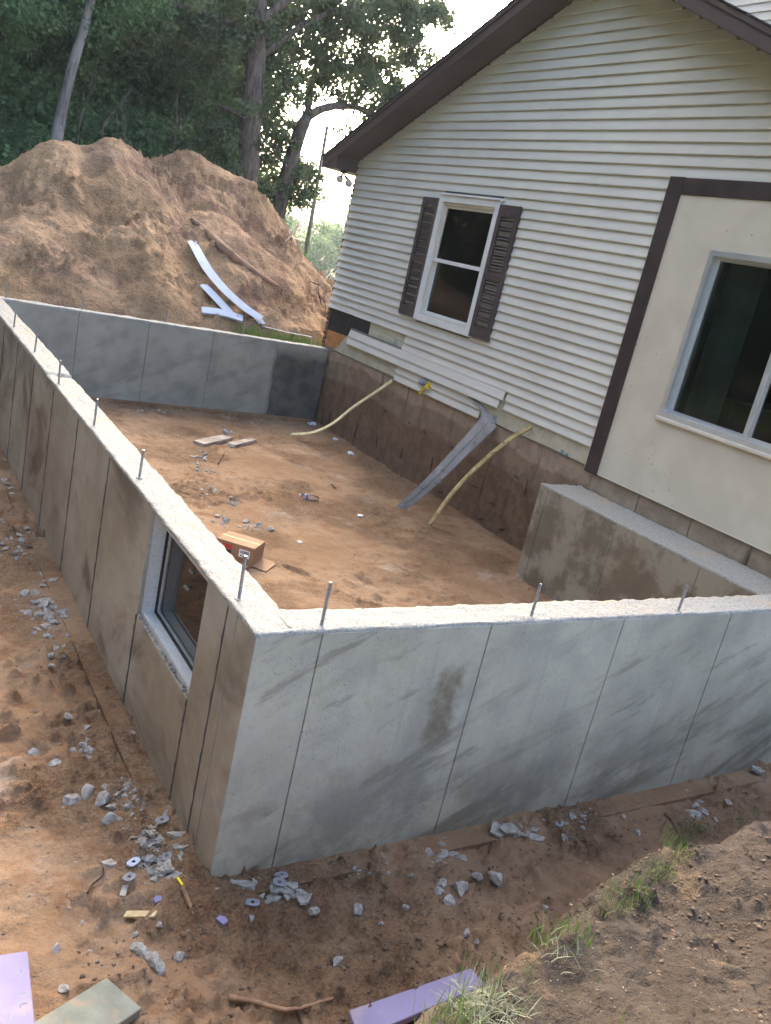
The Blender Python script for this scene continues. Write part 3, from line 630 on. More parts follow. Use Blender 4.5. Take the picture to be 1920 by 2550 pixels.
for u, v, s in [(800, 1558, 0.2), (1322, 1536, 0.18), (1689, 1521, 0.16), (2060, 1505, 0.16)]:
    p = px(u, v, 2, 0.0); bolt(p[0], p[1], s, rb.uniform(-0.04, 0.04), rb.uniform(0.0, 0.14) if u > 1600 else rb.uniform(-0.03, 0.05), 'threaded steel anchor bolt standing in the top of the front wall', 'bolts along the front wall top')
for u, v, s in [(595, 1491, 0.2), (347, 1189, 0.17), (234, 1060, 0.19), (146, 955, 0.19), (86, 879, 0.18), (34, 819, 0.18)]:
    p = px(u, v, 2, 0.0); bolt(p[0], p[1], s, rb.uniform(-0.04, 0.04), rb.uniform(-0.04, 0.04), 'threaded steel anchor bolt standing in the top of the left wall', 'bolts along the left wall top')
for u in (16, 205, 415, 605, 776):
    p = px(u, np.interp(u, [16, 776], [734, 856]), 1, LY - 0.07); bolt(p[0], LY - 0.07, 0.17, rb.uniform(-0.03, 0.03), rb.uniform(-0.03, 0.03), 'threaded steel anchor bolt standing in the top of the far wall', 'bolts along the far wall top')

# ------------------------------------------------------------------ house
XW = 4.80                                   # sheathing plane of the gable wall (faces -x)
YR, ZR, PIT = 4.58, 4.77, 0.425             # ridge y, ridge top z, roof pitch
def roof_z(y): return ZR - PIT * abs(y - YR)
EAVE_L = 9.5; EAVE_R = 2 * YR - EAVE_L
house = empty('house', (5.5, 4.5, -0.3), 'house with pale grey lap siding gable, brown eaves, brown shutters and cream stucco bay', 'house')
def hp(name, me, mat): return link(name, me, mat, house)
# body walls with openings for the two windows
bm = bmesh.new()
yc = [0.03, 0.72, 2.40, 5.50, 6.63, 9.04]
def wbox(ya, yb, za, zb): bm_box(bm, (XW + 0.014, ya, za), (XW + 0.14, yb, zb))
wbox(0.03, 0.72, 0.0, 2.5); wbox(0.72, 2.40, 0.0, 0.72); wbox(0.72, 2.40, 2.15, 2.5); wbox(2.40, 5.50, 0.0, 2.5)
wbox(5.50, 6.63, 0.0, 0.9); wbox(5.50, 6.63, 2.31, 2.5); wbox(6.63, 9.04, 0.0, 2.5)
hp('gable_wall', bm_me(bm, 'gable_wall'), M['mortar'])
hp('gable_wall', prism_me('gable_peak', [(9.04, 2.5), (0.03, 2.5), (0.03, roof_z(0.03) - 0.14), (YR, ZR - 0.14), (9.04, roof_z(9.04) - 0.14)], 0, XW + 0.014, XW + 0.14), M['mortar'])
hp('side_wall', box_me('side_wall', (XW + 0.14, 8.9, -0.3), (14, 9.03, 2.55)), M['mortar'])
hp('side_wall', box_me('side_wall', (XW + 0.14, 0.03, -0.3), (14, 0.15, 2.55)), M['mortar'])
hp('rear_wall', box_me('rear_wall', (13.9, 0.15, -0.3), (14, 8.9, 4.5)), M['mortar'])
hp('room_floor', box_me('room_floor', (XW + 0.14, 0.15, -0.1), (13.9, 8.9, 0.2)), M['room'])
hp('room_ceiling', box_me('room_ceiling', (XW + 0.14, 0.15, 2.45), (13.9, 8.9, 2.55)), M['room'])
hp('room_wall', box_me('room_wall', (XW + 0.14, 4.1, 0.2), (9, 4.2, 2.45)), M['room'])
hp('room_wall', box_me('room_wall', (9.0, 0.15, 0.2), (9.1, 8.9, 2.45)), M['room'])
# old basement wall and block course
of = hp('old_foundation', box_me('old_foundation', (XW + 0.02, 3.0, -1.5), (XW + 0.3, 9.04, 0.03), 0.01), M['oldf'])
rq = random.Random(17)
for (u, v, l, k) in [(822, 1043, 0.2, 2), (858, 971, 0.07, 0), (887, 1077, 0.22, 2), (959, 1024, 0.08, 0), (1020, 1053, 0.08, 0), (1058, 1077, 0.09, 0), (1127, 1113, 0.09, 0), (1075, 1158, 0.22, 2), (1056, 1187, 0.12, 1), (1096, 1226, 0.1, 1), (1288, 1190, 0.1, 0), (1250, 1317, 0.12, 1), (940, 1100, 0.25, 2), (1180, 1210, 0.2, 1), (1225, 1255, 0.15, 1), (1000, 1130, 0.18, 2), (1310, 1215, 0.2, 2), (1195, 1290, 0.16, 1)]:
    a_ = Vector(px(u, v, 0, XW + 0.022)); d_ = [Vector((-0.25, rq.uniform(-1, 1), 0.2)), Vector((-0.1, 1, rq.uniform(-0.5, 0.5))), Vector((-0.08, rq.uniform(-0.2, 0.2), 1))][k].normalized()
    link('root_stub', tube_me('root_stub', [a_ - d_ * l * 0.5, a_ + Vector((-0.012, rq.uniform(-0.02, 0.02), rq.uniform(-0.02, 0.02))), a_ + d_ * l * 0.5], [rq.uniform(0.006, 0.014), rq.uniform(0.006, 0.012), 0.004], 6, 0.3, rq), M['twig'], of)
for i in range(5):
    a = 2.995 - 0.62 * i; hp('foundation_block', box_me('foundation_block', (XW - 0.005 + random.uniform(0, 0.004), a - 0.612, -1.3), (XW + 0.3, a, 0.0), 0.006), M['oldf'])
# sheathing, felt and exposed plywood under the stripped siding
hp('foam_sheathing', prism_me('foam_sheathing', [(8.70, 0.018), (8.60, 0.09), (8.50, 0.2), (8.36, 0.31), (7.80, 0.33), (7.80, 0.68), (5.3, 0.68), (5.3, 0.02)], 0, XW, XW + 0.012), M['sheath'])
hp('foam_sheathing', prism_me('foam_sheathing', [(5.297, 0.02), (5.297, 0.68), (3.10, 0.68), (3.10, 0.012), (3.7, 0.02), (4.4, 0.012)], 0, XW - 0.001, XW + 0.012), M['sheath'])
hp('felt_paper', prism_me('felt_paper', [(9.05, 0.27), (9.05, 0.72), (7.79, 0.72), (7.79, 0.30), (8.3, 0.29)], 0, XW + 0.003, XW + 0.0135), M['felt'])
hp('plywood', prism_me('plywood', [(9.03, 0.03), (9.03, 0.3), (8.3, 0.3), (8.3, 0.03)], 0, XW + 0.006, XW + 0.02), M['osb'])
for (u, v, s) in [(985, 853, 0.085), (967, 897, 0.07), (1232, 1042, 0.07), (1400, 1126, 0.05), (1412, 1133, 0.04)]:
    p = px(u, v, 0, XW - 0.002); bmx = bmesh.new(); w = s
    for (ya, za, yb, zb) in [(-.5, -.5, -.25, .5), (-.25, .5, 0, -.4), (0, -.4, .25, .5), (.25, .5, .5, -.5)]:
        a = Vector((p[0], p[1] - ya * w, p[2] + za * w)); b = Vector((p[0], p[1] - yb * w, p[2] + zb * w)); d = (b - a).normalized(); nn = Vector((0, -d.z, d.y)) * 0.005
        bmx.faces.new([bmx.verts.new(c) for c in (a - nn, a + nn, b + nn, b - nn)])
    hp('printed_mark', bm_me(bmx, 'printed_mark'), M['blueprint'])
# lap siding: every course its own piece
PITCH, Z0 = 0.1013, 0.195
def course(ya, yb, z, off=0.0, name='siding_course', mat='siding', twist=0.0, tilt=0.0, flare=0.0):
    """one lap from y=ya (right) to y=yb (left) with bottom edge at z"""
    prof = [(-0.025 - off, 0.0), (-0.0245 - off, 0.012), (-0.0045 - off, PITCH - 0.004), (-0.003 - off, PITCH + 0.004), (-0.0008 - off, PITCH + 0.004), (-0.006 - off, 0.006), (-0.012 - off, 0.001)]
    ys = [ya, (ya + yb) / 2, yb]; V = []; Fc = []; n = len(prof)
    for j, y in enumerate(ys):
        fl = flare if j == 2 else 0.0; zz = z + tilt * (y - ya)
        for (dx, dz) in prof: V.append((XW + dx - fl * (1 - dz / 0.11), y, zz + dz))
    for j in range(len(ys) - 1):
        for k in range(n): Fc.append((j * n + k, j * n + (k + 1) % n, (j + 1) * n + (k + 1) % n, (j + 1) * n + k))
    Fc.append(tuple(range(n))[::-1]); Fc.append(tuple((len(ys) - 1) * n + k for k in range(n)))
    me = me_from('siding_course', V, Fc); bmx = bmesh.new(); bmx.from_mesh(me); bmesh.ops.recalc_face_normals(bmx, faces=bmx.faces[:]); bmx.to_mesh(me); bmx.free()
    return hp(name, me, M[mat])
SEAM = {}
for u, v in [(1308, 239), (1371, 277), (1432, 328), (1504, 380), (1582, 441), (1049, 409), (1098, 458), (1544, 60), (1329, 823), (1293, 909), (1230, 330), (1010, 520), (1420, 700), (1280, 140)]:
    p = px(u, v, 0, XW - 0.01); SEAM.setdefault(int((p[2] - Z0) / PITCH / 2), []).append(p[1])
rs = random.Random(5)
k = 0
while True:
    z = Z0 + PITCH * k
    if z > ZR - 0.3: break
    yl, yr = 9.07, 3.112
    if z > 2.72: yr = 0.05
    if z > 2.5: yl = min(yl, EAVE_L - (z + 0.04 - (roof_z(EAVE_L) - 0.15)) / PIT)
    if z > 2.72: yr = max(yr, 2 * YR - (EAVE_L - (z + 0.04 - (roof_z(EAVE_L) - 0.15)) / PIT))
    if k in (0, 1): yl = 4.54
    elif k in (2, 3): yl = 6.845 - 0.02 * (k - 2)
    else:
        if yl > 9.05: yl += (k // 2 % 3) * 0.012 - 0.015 + rs.uniform(-0.008, 0.008)
    spans = [(yr, yl)]
    if z + PITCH > 0.84 and z < 2.36: spans = [(yr, 5.47), (6.67, yl)]
    cuts = SEAM.get(k // 2, []) + ([8.26] if k in (4, 5) else [])
    for (a, b) in spans:
        pts = [a] + sorted(c for c in cuts if a + 0.1 < c < b - 0.1) + [b]
        for j in range(len(pts) - 1):
            g = 0.006 if (k in (4, 5) and abs(pts[j] - 8.26) < 0.01) else 0.0
            fl = 0.02 if (pts[j + 1] > 9.0 and z < 2.2) else 0.0
            course(pts[j] + g, pts[j + 1] + (0.0 if j == len(pts) - 2 else 0.02 - g * 4), z + (0.0025 if g else 0), 0.0016 * (j % 2), flare=fl)
    k += 1
for kk in (0, 1): course(4.57 + 0.05 * (1 - kk), 8.285, Z0 + PITCH * kk - 0.004, 0.028 - 0.008 * kk, mat='siding', tilt=0.0008)['label'] = 'siding course that has come loose and hangs proud of the wall'
for kk in (-2, -1): course(4.93, 6.87, Z0 + PITCH * kk - 0.003, 0.004)
bmx = bmesh.new()
yy = 6.85
while yy < 8.27:
    bm_box(bmx, (XW - 0.026, yy, 0.4), (XW - 0.023, yy + 0.028, 0.428)); bm_box(bmx, (XW - 0.026, yy + 0.028, 0.4), (XW - 0.023, yy + 0.04, 0.408)); bm_box(bmx, (XW - 0.026, yy + 0.028, 0.42), (XW - 0.023, yy + 0.04, 0.428)); yy += 0.04
hp('nail_hem', bm_me(bmx, 'nail_hem'), M['sidback'])
# dark trim, stucco bay
hp('corner_trim', box_me('corner_trim', (XW - 0.042, 2.93, -0.035), (XW + 0.01, 3.098, 2.735), 0.003), M['darkwood'])
hp('head_trim', box_me('head_trim', (XW - 0.04, 0.05, 2.59), (XW + 0.01, 2.929, 2.73), 0.003), M['darkwood'])
hp('trim_channel', box_me('trim_channel', (XW - 0.03, 3.099, -0.01), (XW + 0.0, 3.112, 2.70)), M['alum'])
SXF = XW - 0.028
bm = bmesh.new(); ys_, zs_ = (0.05, 0.70, 2.415, 2.929), (-0.013, 0.705, 2.165, 2.589)
for (ya, yb, za, zb) in [(ys_[0], ys_[1], zs_[0], zs_[3]), (ys_[2], ys_[3], zs_[0], zs_[3]), (ys_[1], ys_[2], zs_[0], zs_[1]), (ys_[1], ys_[2], zs_[2], zs_[3])]: bm_box(bm, (SXF, ya, za), (XW + 0.01, yb, zb))
bmesh.ops.remove_doubles(bm, verts=bm.verts[:], dist=1e-5)
hp('stucco_panel', bm_me(bm, 'stucco_panel'), M['stucco'])
hp('stucco_lip', box_me('stucco_lip', (SXF - 0.006, 0.05, -0.022), (SXF + 0.03, 2.928, -0.0135)), M['cream'])
# sliding window in the bay
sl = hp('sliding_window', frame_me('sliding_window', SXF - 0.012, XW + 0.085, 0.70, 2.415, 0.705, 2.165, 0.045), M['alum'])
link('sill', box_me('sill', (SXF - 0.03, 0.68, 0.672), (XW + 0.0, 2.435, 0.704), 0.004), M['cream'], sl)
link('track', box_me('track', (SXF + 0.02, 0.75, 0.75), (SXF + 0.028, 2.37, 0.772)), M['alum'], sl)
link('mullion', box_me('mullion', (SXF + 0.012, 1.51, 0.7505), (XW + 0.07, 1.55, 2.119), 0.002), M['alum'], sl)
link('sash', frame_me('sash', XW + 0.03, XW + 0.055, 1.551, 2.369, 0.751, 2.119, 0.03), M['alum'], sl)
link('sash', frame_me('sash', XW + 0.0, XW + 0.024, 0.746, 1.509, 0.751, 2.119, 0.03), M['alum'], sl)
link('pane', box_me('pane', (XW + 0.040, 1.582, 0.782), (XW + 0.044, 2.338, 2.088)), M['glass'], sl)
link('pane', box_me('pane', (XW + 0.010, 0.777, 0.782), (XW + 0.014, 1.478, 2.088)), M['glass'], sl)
# double-hung window with casing and shutters
wy0, wy1, wz0, wz1 = 5.455, 6.69, 0.835, 2.37
dh = hp('double_hung_window', frame_me('casing', XW - 0.055, XW + 0.02, wy0, wy1, wz0, wz1, 0.075), M['trim'])
link('head_cap', box_me('head_cap', (XW - 0.075, wy0 - 0.03, wz1 + 0.001), (XW - 0.001, wy1 - 0.02, wz1 + 0.025), 0.003), M['trim'], dh)
link('inner_stop', frame_me('inner_stop', XW - 0.03, XW + 0.06, wy0 + 0.076, wy1 - 0.076, wz0 + 0.076, wz1 - 0.076, 0.03), M['cream'], dh)
link('sash', frame_me('upper_sash', XW - 0.01, XW + 0.02, wy0 + 0.107, wy1 - 0.107, 1.585, wz1 - 0.107, 0.035), M['cream'], dh)
link('sash', frame_me('lower_sash', XW + 0.021, XW + 0.05, wy0 + 0.107, wy1 - 0.107, wz0 + 0.107, 1.625, 0.03), M['trim'], dh)
link('meeting_rail', box_me('meeting_rail', (XW - 0.016, wy0 + 0.107, 1.58), (XW - 0.0101, wy1 - 0.107, 1.625)), M['trim'], dh)
link('pane', box_me('pane', (XW + 0.003, wy0 + 0.143, 1.621), (XW + 0.006, wy1 - 0.143, wz1 - 0.143)), M['glass'], dh)
link('pane', box_me('pane', (XW + 0.034, wy0 + 0.138, wz0 + 0.138), (XW + 0.037, wy1 - 0.138, 1.594)), M['glass'], dh)
n = 60; V = []; Fc = []
for i in range(n + 1):
    y = 5.5 + 1.15 * i / n; d = 0.02 * math.sin(i * 1.1) + 0.012 * math.sin(i * 2.7 + 1)
    V += [(XW + 0.22 + d, y, 0.5), (XW + 0.22 + d * 1.1, y, 2.4)]
for i in range(n): Fc.append((2 * i, 2 * i + 2, 2 * i + 3, 2 * i + 1))
link('curtain', me_from('curtain', V, Fc, True), M['curtain'], dh)
V = []; Fc = []; n = 24
for i in range(n + 1):
    y = 2.02 + 0.36 * i / n; d = 0.025 * math.sin(i * 1.0)
    V += [(XW + 0.25 + d, y, 0.25), (XW + 0.25 + d * 1.1, y, 2.3)]
for i in range(n): Fc.append((2 * i, 2 * i + 2, 2 * i + 3, 2 * i + 1))
link('curtain', me_from('curtain', V, Fc, True), M['curtain'], sl)
def shutter(ya, yb, za, zb, label):
    bmx = bmesh.new(); x0, x1 = XW - 0.052, XW - 0.018; st = 0.062; zm = za + (zb - za) * 0.485
    bm_box(bmx, (x0, ya, za), (x1, ya + st, zb)); bm_box(bmx, (x0, yb - st, za), (x1, yb, zb))
    for (a, b) in [(za, za + 0.13), (zm - 0.035, zm + 0.035), (zb - 0.085, zb)]: bm_box(bmx, (x0 + 0.0007, ya + st, a), (x1, yb - st, b))
    c = (ya + yb) / 2; w = (yb - ya) / 2 - st         # cathedral arch in the top rail
    arc = [(c + w * t, zb - 0.084 - (0.045 if abs(t) > 0.8 else 0.045 * (1 - math.cos(math.pi * abs(t) / 0.8)) / 2)) for t in np.linspace(-1, 1, 15)]
    A = [bmx.verts.new((x0 + 0.0012, y, z)) for y, z in [(c + w, zb - 0.083), (c - w, zb - 0.083)] + arc]
    bmx.faces.new(A)
    bm_box(bmx, (x1 - 0.004, ya + 0.01, za + 0.01), (x1 - 0.001, yb - 0.01, zb - 0.01))
    s = hp('shutter', bm_me(bmx, 'shutter'), M['shutter']); s['label'] = label
    for (a, b) in [(za + 0.135, zm - 0.038), (zm + 0.038, zb - 0.1)]:
        bmx = bmesh.new(); m = int((b - a) / 0.0335)
        for i in range(m):
            z = a + (b - a) * (i + 0.5) / m; h = 0.0105
            bm_box(bmx, (-0.011, ya + st, -0.0035), (0.011, yb - st, 0.0035), Matrix.Translation((x0 + 0.016, 0, z)) @ Matrix.Rotation(math.radians(-52), 4, 'Y'))
        tag(link('louvers', bm_me(bmx, 'louvers'), M['shutter'], s), kind='stuff')
shutter(6.695, 7.075, 0.845, 2.325, 'brown louvred shutter on the eave side of the window')
shutter(5.075, 5.45, 0.85, 2.335, 'brown louvred shutter between window and stucco bay')
# roof, fascia, soffits
rl = hp('roof', prism_me('roof', [(EAVE_L, roof_z(EAVE_L)), (YR, ZR), (EAVE_R, roof_z(EAVE_R)), (EAVE_R, roof_z(EAVE_R) - 0.15), (YR, ZR - 0.15), (EAVE_L, roof_z(EAVE_L) - 0.15)], 0, 4.455, 14.3), M['soffit'])
for s in (1, -1):
    yo = EAVE_L if s > 0 else EAVE_R
    def zt(y, d): return roof_z(y) + d
    link('fascia', prism_me('fascia', [(yo + 0.004 * s, zt(yo, 0.002)), (YR + 0.001 * s, ZR + 0.002), (YR + 0.001 * s, ZR - 0.158), (yo + 0.004 * s, zt(yo, -0.158))], 0, 4.432, 4.4545), M['fascia'], rl)
    link('fascia_trim', prism_me('fascia_trim', [(yo + 0.006 * s, zt(yo, 0.0)), (YR + 0.002 * s, ZR), (YR + 0.002 * s, ZR - 0.045), (yo + 0.006 * s, zt(yo, -0.045))], 0, 4.42, 4.4319), M['fascia'], rl)
    n = 26; L = abs(yo - YR) + 0.04
    for i in range(n):      # shingle courses, each a slab lapping the one below
        a, b = i / n, (i + 1.25) / n
        ya, yb = yo + 0.03 * s + (YR - yo - 0.03 * s) * a, yo + 0.03 * s + (YR - yo - 0.03 * s) * min(b, 1)
        link('shingle_course', prism_me('shingle_course', [(ya, zt(ya, 0.022)), (yb, zt(yb, 0.008)), (yb, zt(yb, 0.003)), (ya, zt(ya, 0.012))], 0, 4.41 + rs.uniform(-0.004, 0.004), 14.32), M['shingle'], rl)
    # soffit frieze line where the soffit meets the siding, and groove battens
    link('frieze', prism_me('frieze', [(yo - 0.43 * s, zt(yo - 0.43 * s, -0.1505)), (YR, ZR - 0.1505), (YR, ZR - 0.166), (yo - 0.43 * s, zt(yo - 0.43 * s, -0.166))], 0, XW - 0.035, XW - 0.018), M['soffit'], rl)
    zl = zt(yo, -0.16) + 0.012; ye = yo - 0.435 * s
    link('eave_box', prism_me('eave_box', [(yo + 0.002 * s, zl), (ye, zl), (ye, zt(ye, -0.149)), (yo + 0.002 * s, zt(yo, -0.149))], 0, 4.440, 14.2), M['fascia'], rl)
# brick veneer edge at the far corner
mc = hp('mortar_core', box_me('mortar_core', (XW + 0.012, 9.045, -0.4), (14, 9.125, 2.53)), M['mortar'])
z = -0.25; i = 0
while z < 2.46:
    a = 0.0 if i % 2 == 0 else 0.006
    link('brick', box_me('brick', (XW - 0.006 + rs.uniform(-0.004, 0.004) + a, 9.05, z), (XW + (0.2 if i % 2 else 0.1), 9.135 + rs.uniform(-0.003, 0.003), z + 0.06), 0.003), M['brick'], mc); z += 0.072; i += 1
# taller wing behind the roof
ux, uy0, uy1 = 7.6, 1.5, 6.2
uw = hp('upper_wall', box_me('upper_wall', (ux, uy0, 3.2), (14, uy1, 6.4)), M['mortar'])
for i in range(30):
    z = 3.25 + PITCH * i
    link('siding_course', prism_me('siding_course', [(ux - 0.018, z), (ux - 0.004, z + PITCH), (ux - 0.0005, z + PITCH), (ux - 0.0005, z + 0.001)], 1, uy0, uy1), M['siding'], uw)
# table with a pale cloth in the room behind the sliding window
tb = empty('dining_table', (6.4, 1.9, 0.2), 'pale cloth covered table in the dark room behind the sliding window', 'table')
link('table_top', box_me('table_top', (5.8, 1.4, 0.93), (7.2, 2.6, 0.96), 0.01), M['cloth'], tb)
for (a, b) in [(5.9, 1.5), (7.1, 1.5), (5.9, 2.5), (7.1, 2.5)]: link('leg', box_me('leg', (a - 0.03, b - 0.03, 0.2), (a + 0.03, b + 0.03, 0.93)), M['room'], tb)
# floodlight under the eave
fl = empty('floodlight', (4.6, 9.3, 2.53), 'twin bulb outdoor floodlight hanging under the brown eave corner', 'floodlight')
anchor = px(855, 430, 0, 4.62); zb = roof_z(EAVE_L) - 0.148
link('mount', box_me('mount', (4.58, anchor[1] - 0.05, zb - 0.03), (4.66, anchor[1] + 0.05, zb + 0.002), 0.008), M['lampbody'], fl)
for (u, v, dx) in [(845, 447, -0.04), (868, 457, 0.03)]:
    c = Vector(px(u, v, 0, 4.6 + dx)); a = Vector((4.62, anchor[1], zb - 0.02)); d = (c - a).normalized(); d2 = (d + Vector((-0.9, -0.5, -0.3))).normalized()
    l = link('lamp_head', tube_me('lamp_head', [a, a + (c - a) * 0.35, c - d2 * 0.055, c - d2 * 0.03, c], [0.013, 0.016, 0.028, 0.05, 0.058], 14), M['lampbody'], fl)
    link('lamp_lens', tube_me('lamp_lens', [c - d2 * 0.004, c + d2 * 0.012, c + d2 * 0.02], [0.057, 0.05, 0.02], 14), M['lampglass'], l)

# ------------------------------------------------------------------ loose things
def ribbon_me(name, Le, Re, th, n=28, crease=0.0):
    Le = spline(Le, n); Re = spline(Re, n); V = []; Fc = []; m = 5
    for i in range(n):
        t = (Le[min(i + 1, n - 1)] - Le[max(i - 1, 0)]); w = Re[i] - Le[i]; nr = np.cross(t, w); nr /= (np.linalg.norm(nr) + 1e-9)
        row = [Le[i] + w * s + nr * c for s, c in [(0, 0), (0.49, crease * 0.6), (0.51, -crease * 0.4), (0.97, crease * 0.2), (1.0, -crease * 0.8)]]
        V += row; V += [r - nr * th for r in row]
    W = 2 * m
    for i in range(n - 1):
        a, b = i * W, (i + 1) * W
        for k in range(m - 1):
            Fc.append((a + k, a + k + 1, b + k + 1, b + k)); Fc.append((a + m + k, b + m + k, b + m + k + 1, a + m + k + 1))
        Fc.append((a, b, b + m, a + m)); Fc.append((a + m - 1, a + W - 1, b + W - 1, b + m - 1))
    e = (n - 1) * W
    for k in range(m - 1): Fc.append((k, k + m, k + m + 1, k + 1)); Fc.append((e + k, e + k + 1, e + k + m + 1, e + k + m))
    me = me_from(name, V, Fc, False); bmx = bmesh.new(); bmx.from_mesh(me); bmesh.ops.recalc_face_normals(bmx, faces=bmx.faces[:]); bmx.to_mesh(me); bmx.free(); return me
def pxl(lst): return [px(u, v, 0, x) for (u, v, x) in lst]
L_ = pxl([(1162, 986, 4.775), (1190, 1008, 4.74), (1199, 1030, 4.70), (1187, 1052, 4.64), (1139, 1107, 4.45), (1060, 1192, 4.12), (985, 1262, 3.90)])
R_ = pxl([(1176, 983, 4.785), (1212, 1020, 4.785), (1233, 1055, 4.765), (1229, 1070, 4.70), (1166, 1130, 4.48), (1085, 1210, 4.18), (1012, 1270, 3.98)])
tag(link('siding_strip', ribbon_me('siding_strip', L_, R_, 0.003, 34, 0.008), M['sidback']), 'twisted grey siding strip hanging from the house down to the sand floor', 'siding strip')
def bar_me(name, P, w, th, n=26, side=(0, 1, 0)):
    P = spline(P, n); s = np.array(side, float); Le, Re = [], []
    for i in range(n):
        t = P[min(i + 1, n - 1)] - P[max(i - 1, 0)]; a = np.cross(t, s); a = np.cross(a, t); a /= np.linalg.norm(a); Le.append(P[i] - a * w / 2); Re.append(P[i] + a * w / 2)
    return ribbon_me(name, Le, Re, th, n)
P1 = pxl([(978, 948, 4.795), (940, 975, 4.72), (880, 1015, 4.5), (830, 1055, 4.25), (780, 1078, 4.08)]) + [px(727, 1083, 2, -1.128)]
tag(link('foam_strip', bar_me('foam_strip', P1, 0.05, 0.015), M['lath']), 'clean pale yellow curved strip from the siding to the sand near the far wall', 'strip')
P2 = pxl([(1325, 1063, 4.78), (1260, 1103, 4.62), (1180, 1172, 4.4), (1120, 1238, 4.2)]) + [px(1071, 1307, 2, -1.14)]
tag(link('foam_strip', bar_me('foam_strip', P2, 0.055, 0.016), M['lathdirty']), 'soil stained yellow curved strip leaning between grey siding strip and stub wall', 'strip')
# yellow tape knot
tp = empty('tape_knot', px(1055, 960, 0, XW - 0.05), 'knot of yellow tape hanging under the loose siding course', 'tape')
rk = random.Random(9); c0 = Vector(px(1062, 957, 0, XW - 0.06))
for i in range(5):
    pts = [c0 + Vector((rk.uniform(-0.02, 0.02), rk.uniform(-0.06, 0.06), rk.uniform(-0.05, 0.05))) for _ in range(4)]
    link('tape_loop', bar_me('tape_loop', pts, 0.03, 0.002, 10), M['yellow'], tp)
link('tape_tail', bar_me('tape_tail', [c0, px(1052, 970, 0, XW - 0.06), px(1043, 981, 0, XW - 0.05)], 0.045, 0.002, 10), M['yellow'], tp)
link('tape_roll', tube_me('tape_roll', [Vector(px(1051, 951, 0, XW - 0.03)), Vector(px(1057, 956, 0, XW - 0.08))], [0.045, 0.04], 10, 0.2, rk), M['tapeblue'], tp)

# siding strips thrown on the sand pile
def on_pile(lst, off=0.05): 
    out = []
    for (u, v) in lst:
        p = hit_pile_d(u, v); p = p - ray(u, v) / np.linalg.norm(ray(u, v)) * off; out.append(p)
    return out
def pile_strip(Lp, Rp, label, off=0.03, mat='sidloose'):
    A_ = np.array([hit_pile(u, v) for u, v in Lp]); B_ = np.array([hit_pile(u, v) for u, v in Rp]); mid = (A_ + B_) / 2; t = np.gradient(spline(mid, 26), axis=0); S = spline(mid, 26)
    w0 = np.linalg.norm((B_ - A_), axis=1).mean(); w0 = min(max(w0, 0.13), 0.18); lift = max(0, float((pile_h(S[:, 0], S[:, 1]) - S[:, 2]).max()) - 0.01) + off
    Le, Re = [], []
    for i in range(26):
        e = 0.05; gx_ = (pile_h(S[i, 0] + 0.3, S[i, 1], False) - pile_h(S[i, 0] - 0.3, S[i, 1], False)) / 0.6; gy_ = (pile_h(S[i, 0], S[i, 1] + 0.3, False) - pile_h(S[i, 0], S[i, 1] - 0.3, False)) / 0.6
        nn = np.array([-gx_, -gy_, 1.0]); sd_ = np.cross(t[i], nn); sd_ /= np.linalg.norm(sd_)
        if sd_ @ (B_[0] - A_[0]) < 0: sd_ = -sd_
        c = S[i] + np.array([0, 0, lift]); Le.append(c - sd_ * w0 / 2); Re.append(c + sd_ * w0 / 2)
    tag(link('siding_strip', ribbon_me('siding_strip', Le, Re, 0.004, 26, 0.03), M[mat]), label, 'siding strip', 'siding strips thrown on the sand pile')
pile_strip([(464, 619), (500, 690), (545, 745), (600, 793), (640, 815)], [(487, 624), (522, 682), (566, 738), (615, 783), (655, 814)], 'longest white siding strip curving down the sand pile')
pile_strip([(494, 716), (530, 755), (568, 794)], [(516, 717), (550, 750), (586, 793)], 'short straight white siding strip on the sand pile')
pile_strip([(500, 771), (550, 776), (603, 796)], [(503, 792), (550, 800), (603, 810)], 'flat white siding strip lying across the foot of the sand pile')
pile_strip([(603, 770), (625, 790), (648, 812)], [(614, 766), (640, 785), (656, 811)], 'short curled white siding strip beside the longest one on the sand pile')
tail = on_pile([(650, 812), (680, 818), (720, 828), (775, 838)], 0.05)
tag(link('siding_strip', bar_me('siding_strip', tail, 0.05, 0.004, 14), M['sidloose']), 'thin narrow white siding strip lying along the grass behind the far wall', 'siding strip', 'siding strips thrown on the sand pile')
# half buried log on the pile and roots in the cut at its end
lp = on_pile([(478, 547), (520, 583), (560, 622), (600, 655), (650, 690), (690, 712)], -0.01)
tag(link('log', tube_me('log', spline(lp, 18), list(np.linspace(0.05, 0.08, 9)) + list(np.linspace(0.08, 0.04, 9)), 9, 0.14, random.Random(2)), M['log']), 'long soil covered log half buried in the sand pile', 'log')
for i, (a, b, c, r) in enumerate([((815, 690), (795, 715), (800, 760), 0.02), ((830, 670), (800, 705), (770, 700), 0.016), ((812, 700), (806, 730), (812, 770), 0.014), ((745, 560), (722, 590), (700, 610), 0.03)]):
    tag(link('root', tube_me('root', spline(on_pile([a, b, c], 0.08), 10), np.linspace(r, r * 0.4, 10), 6, 0.2, random.Random(i)), M['twig']), 'dark root sticking out of the right flank of the sand pile', 'root', 'roots in the sand pile')

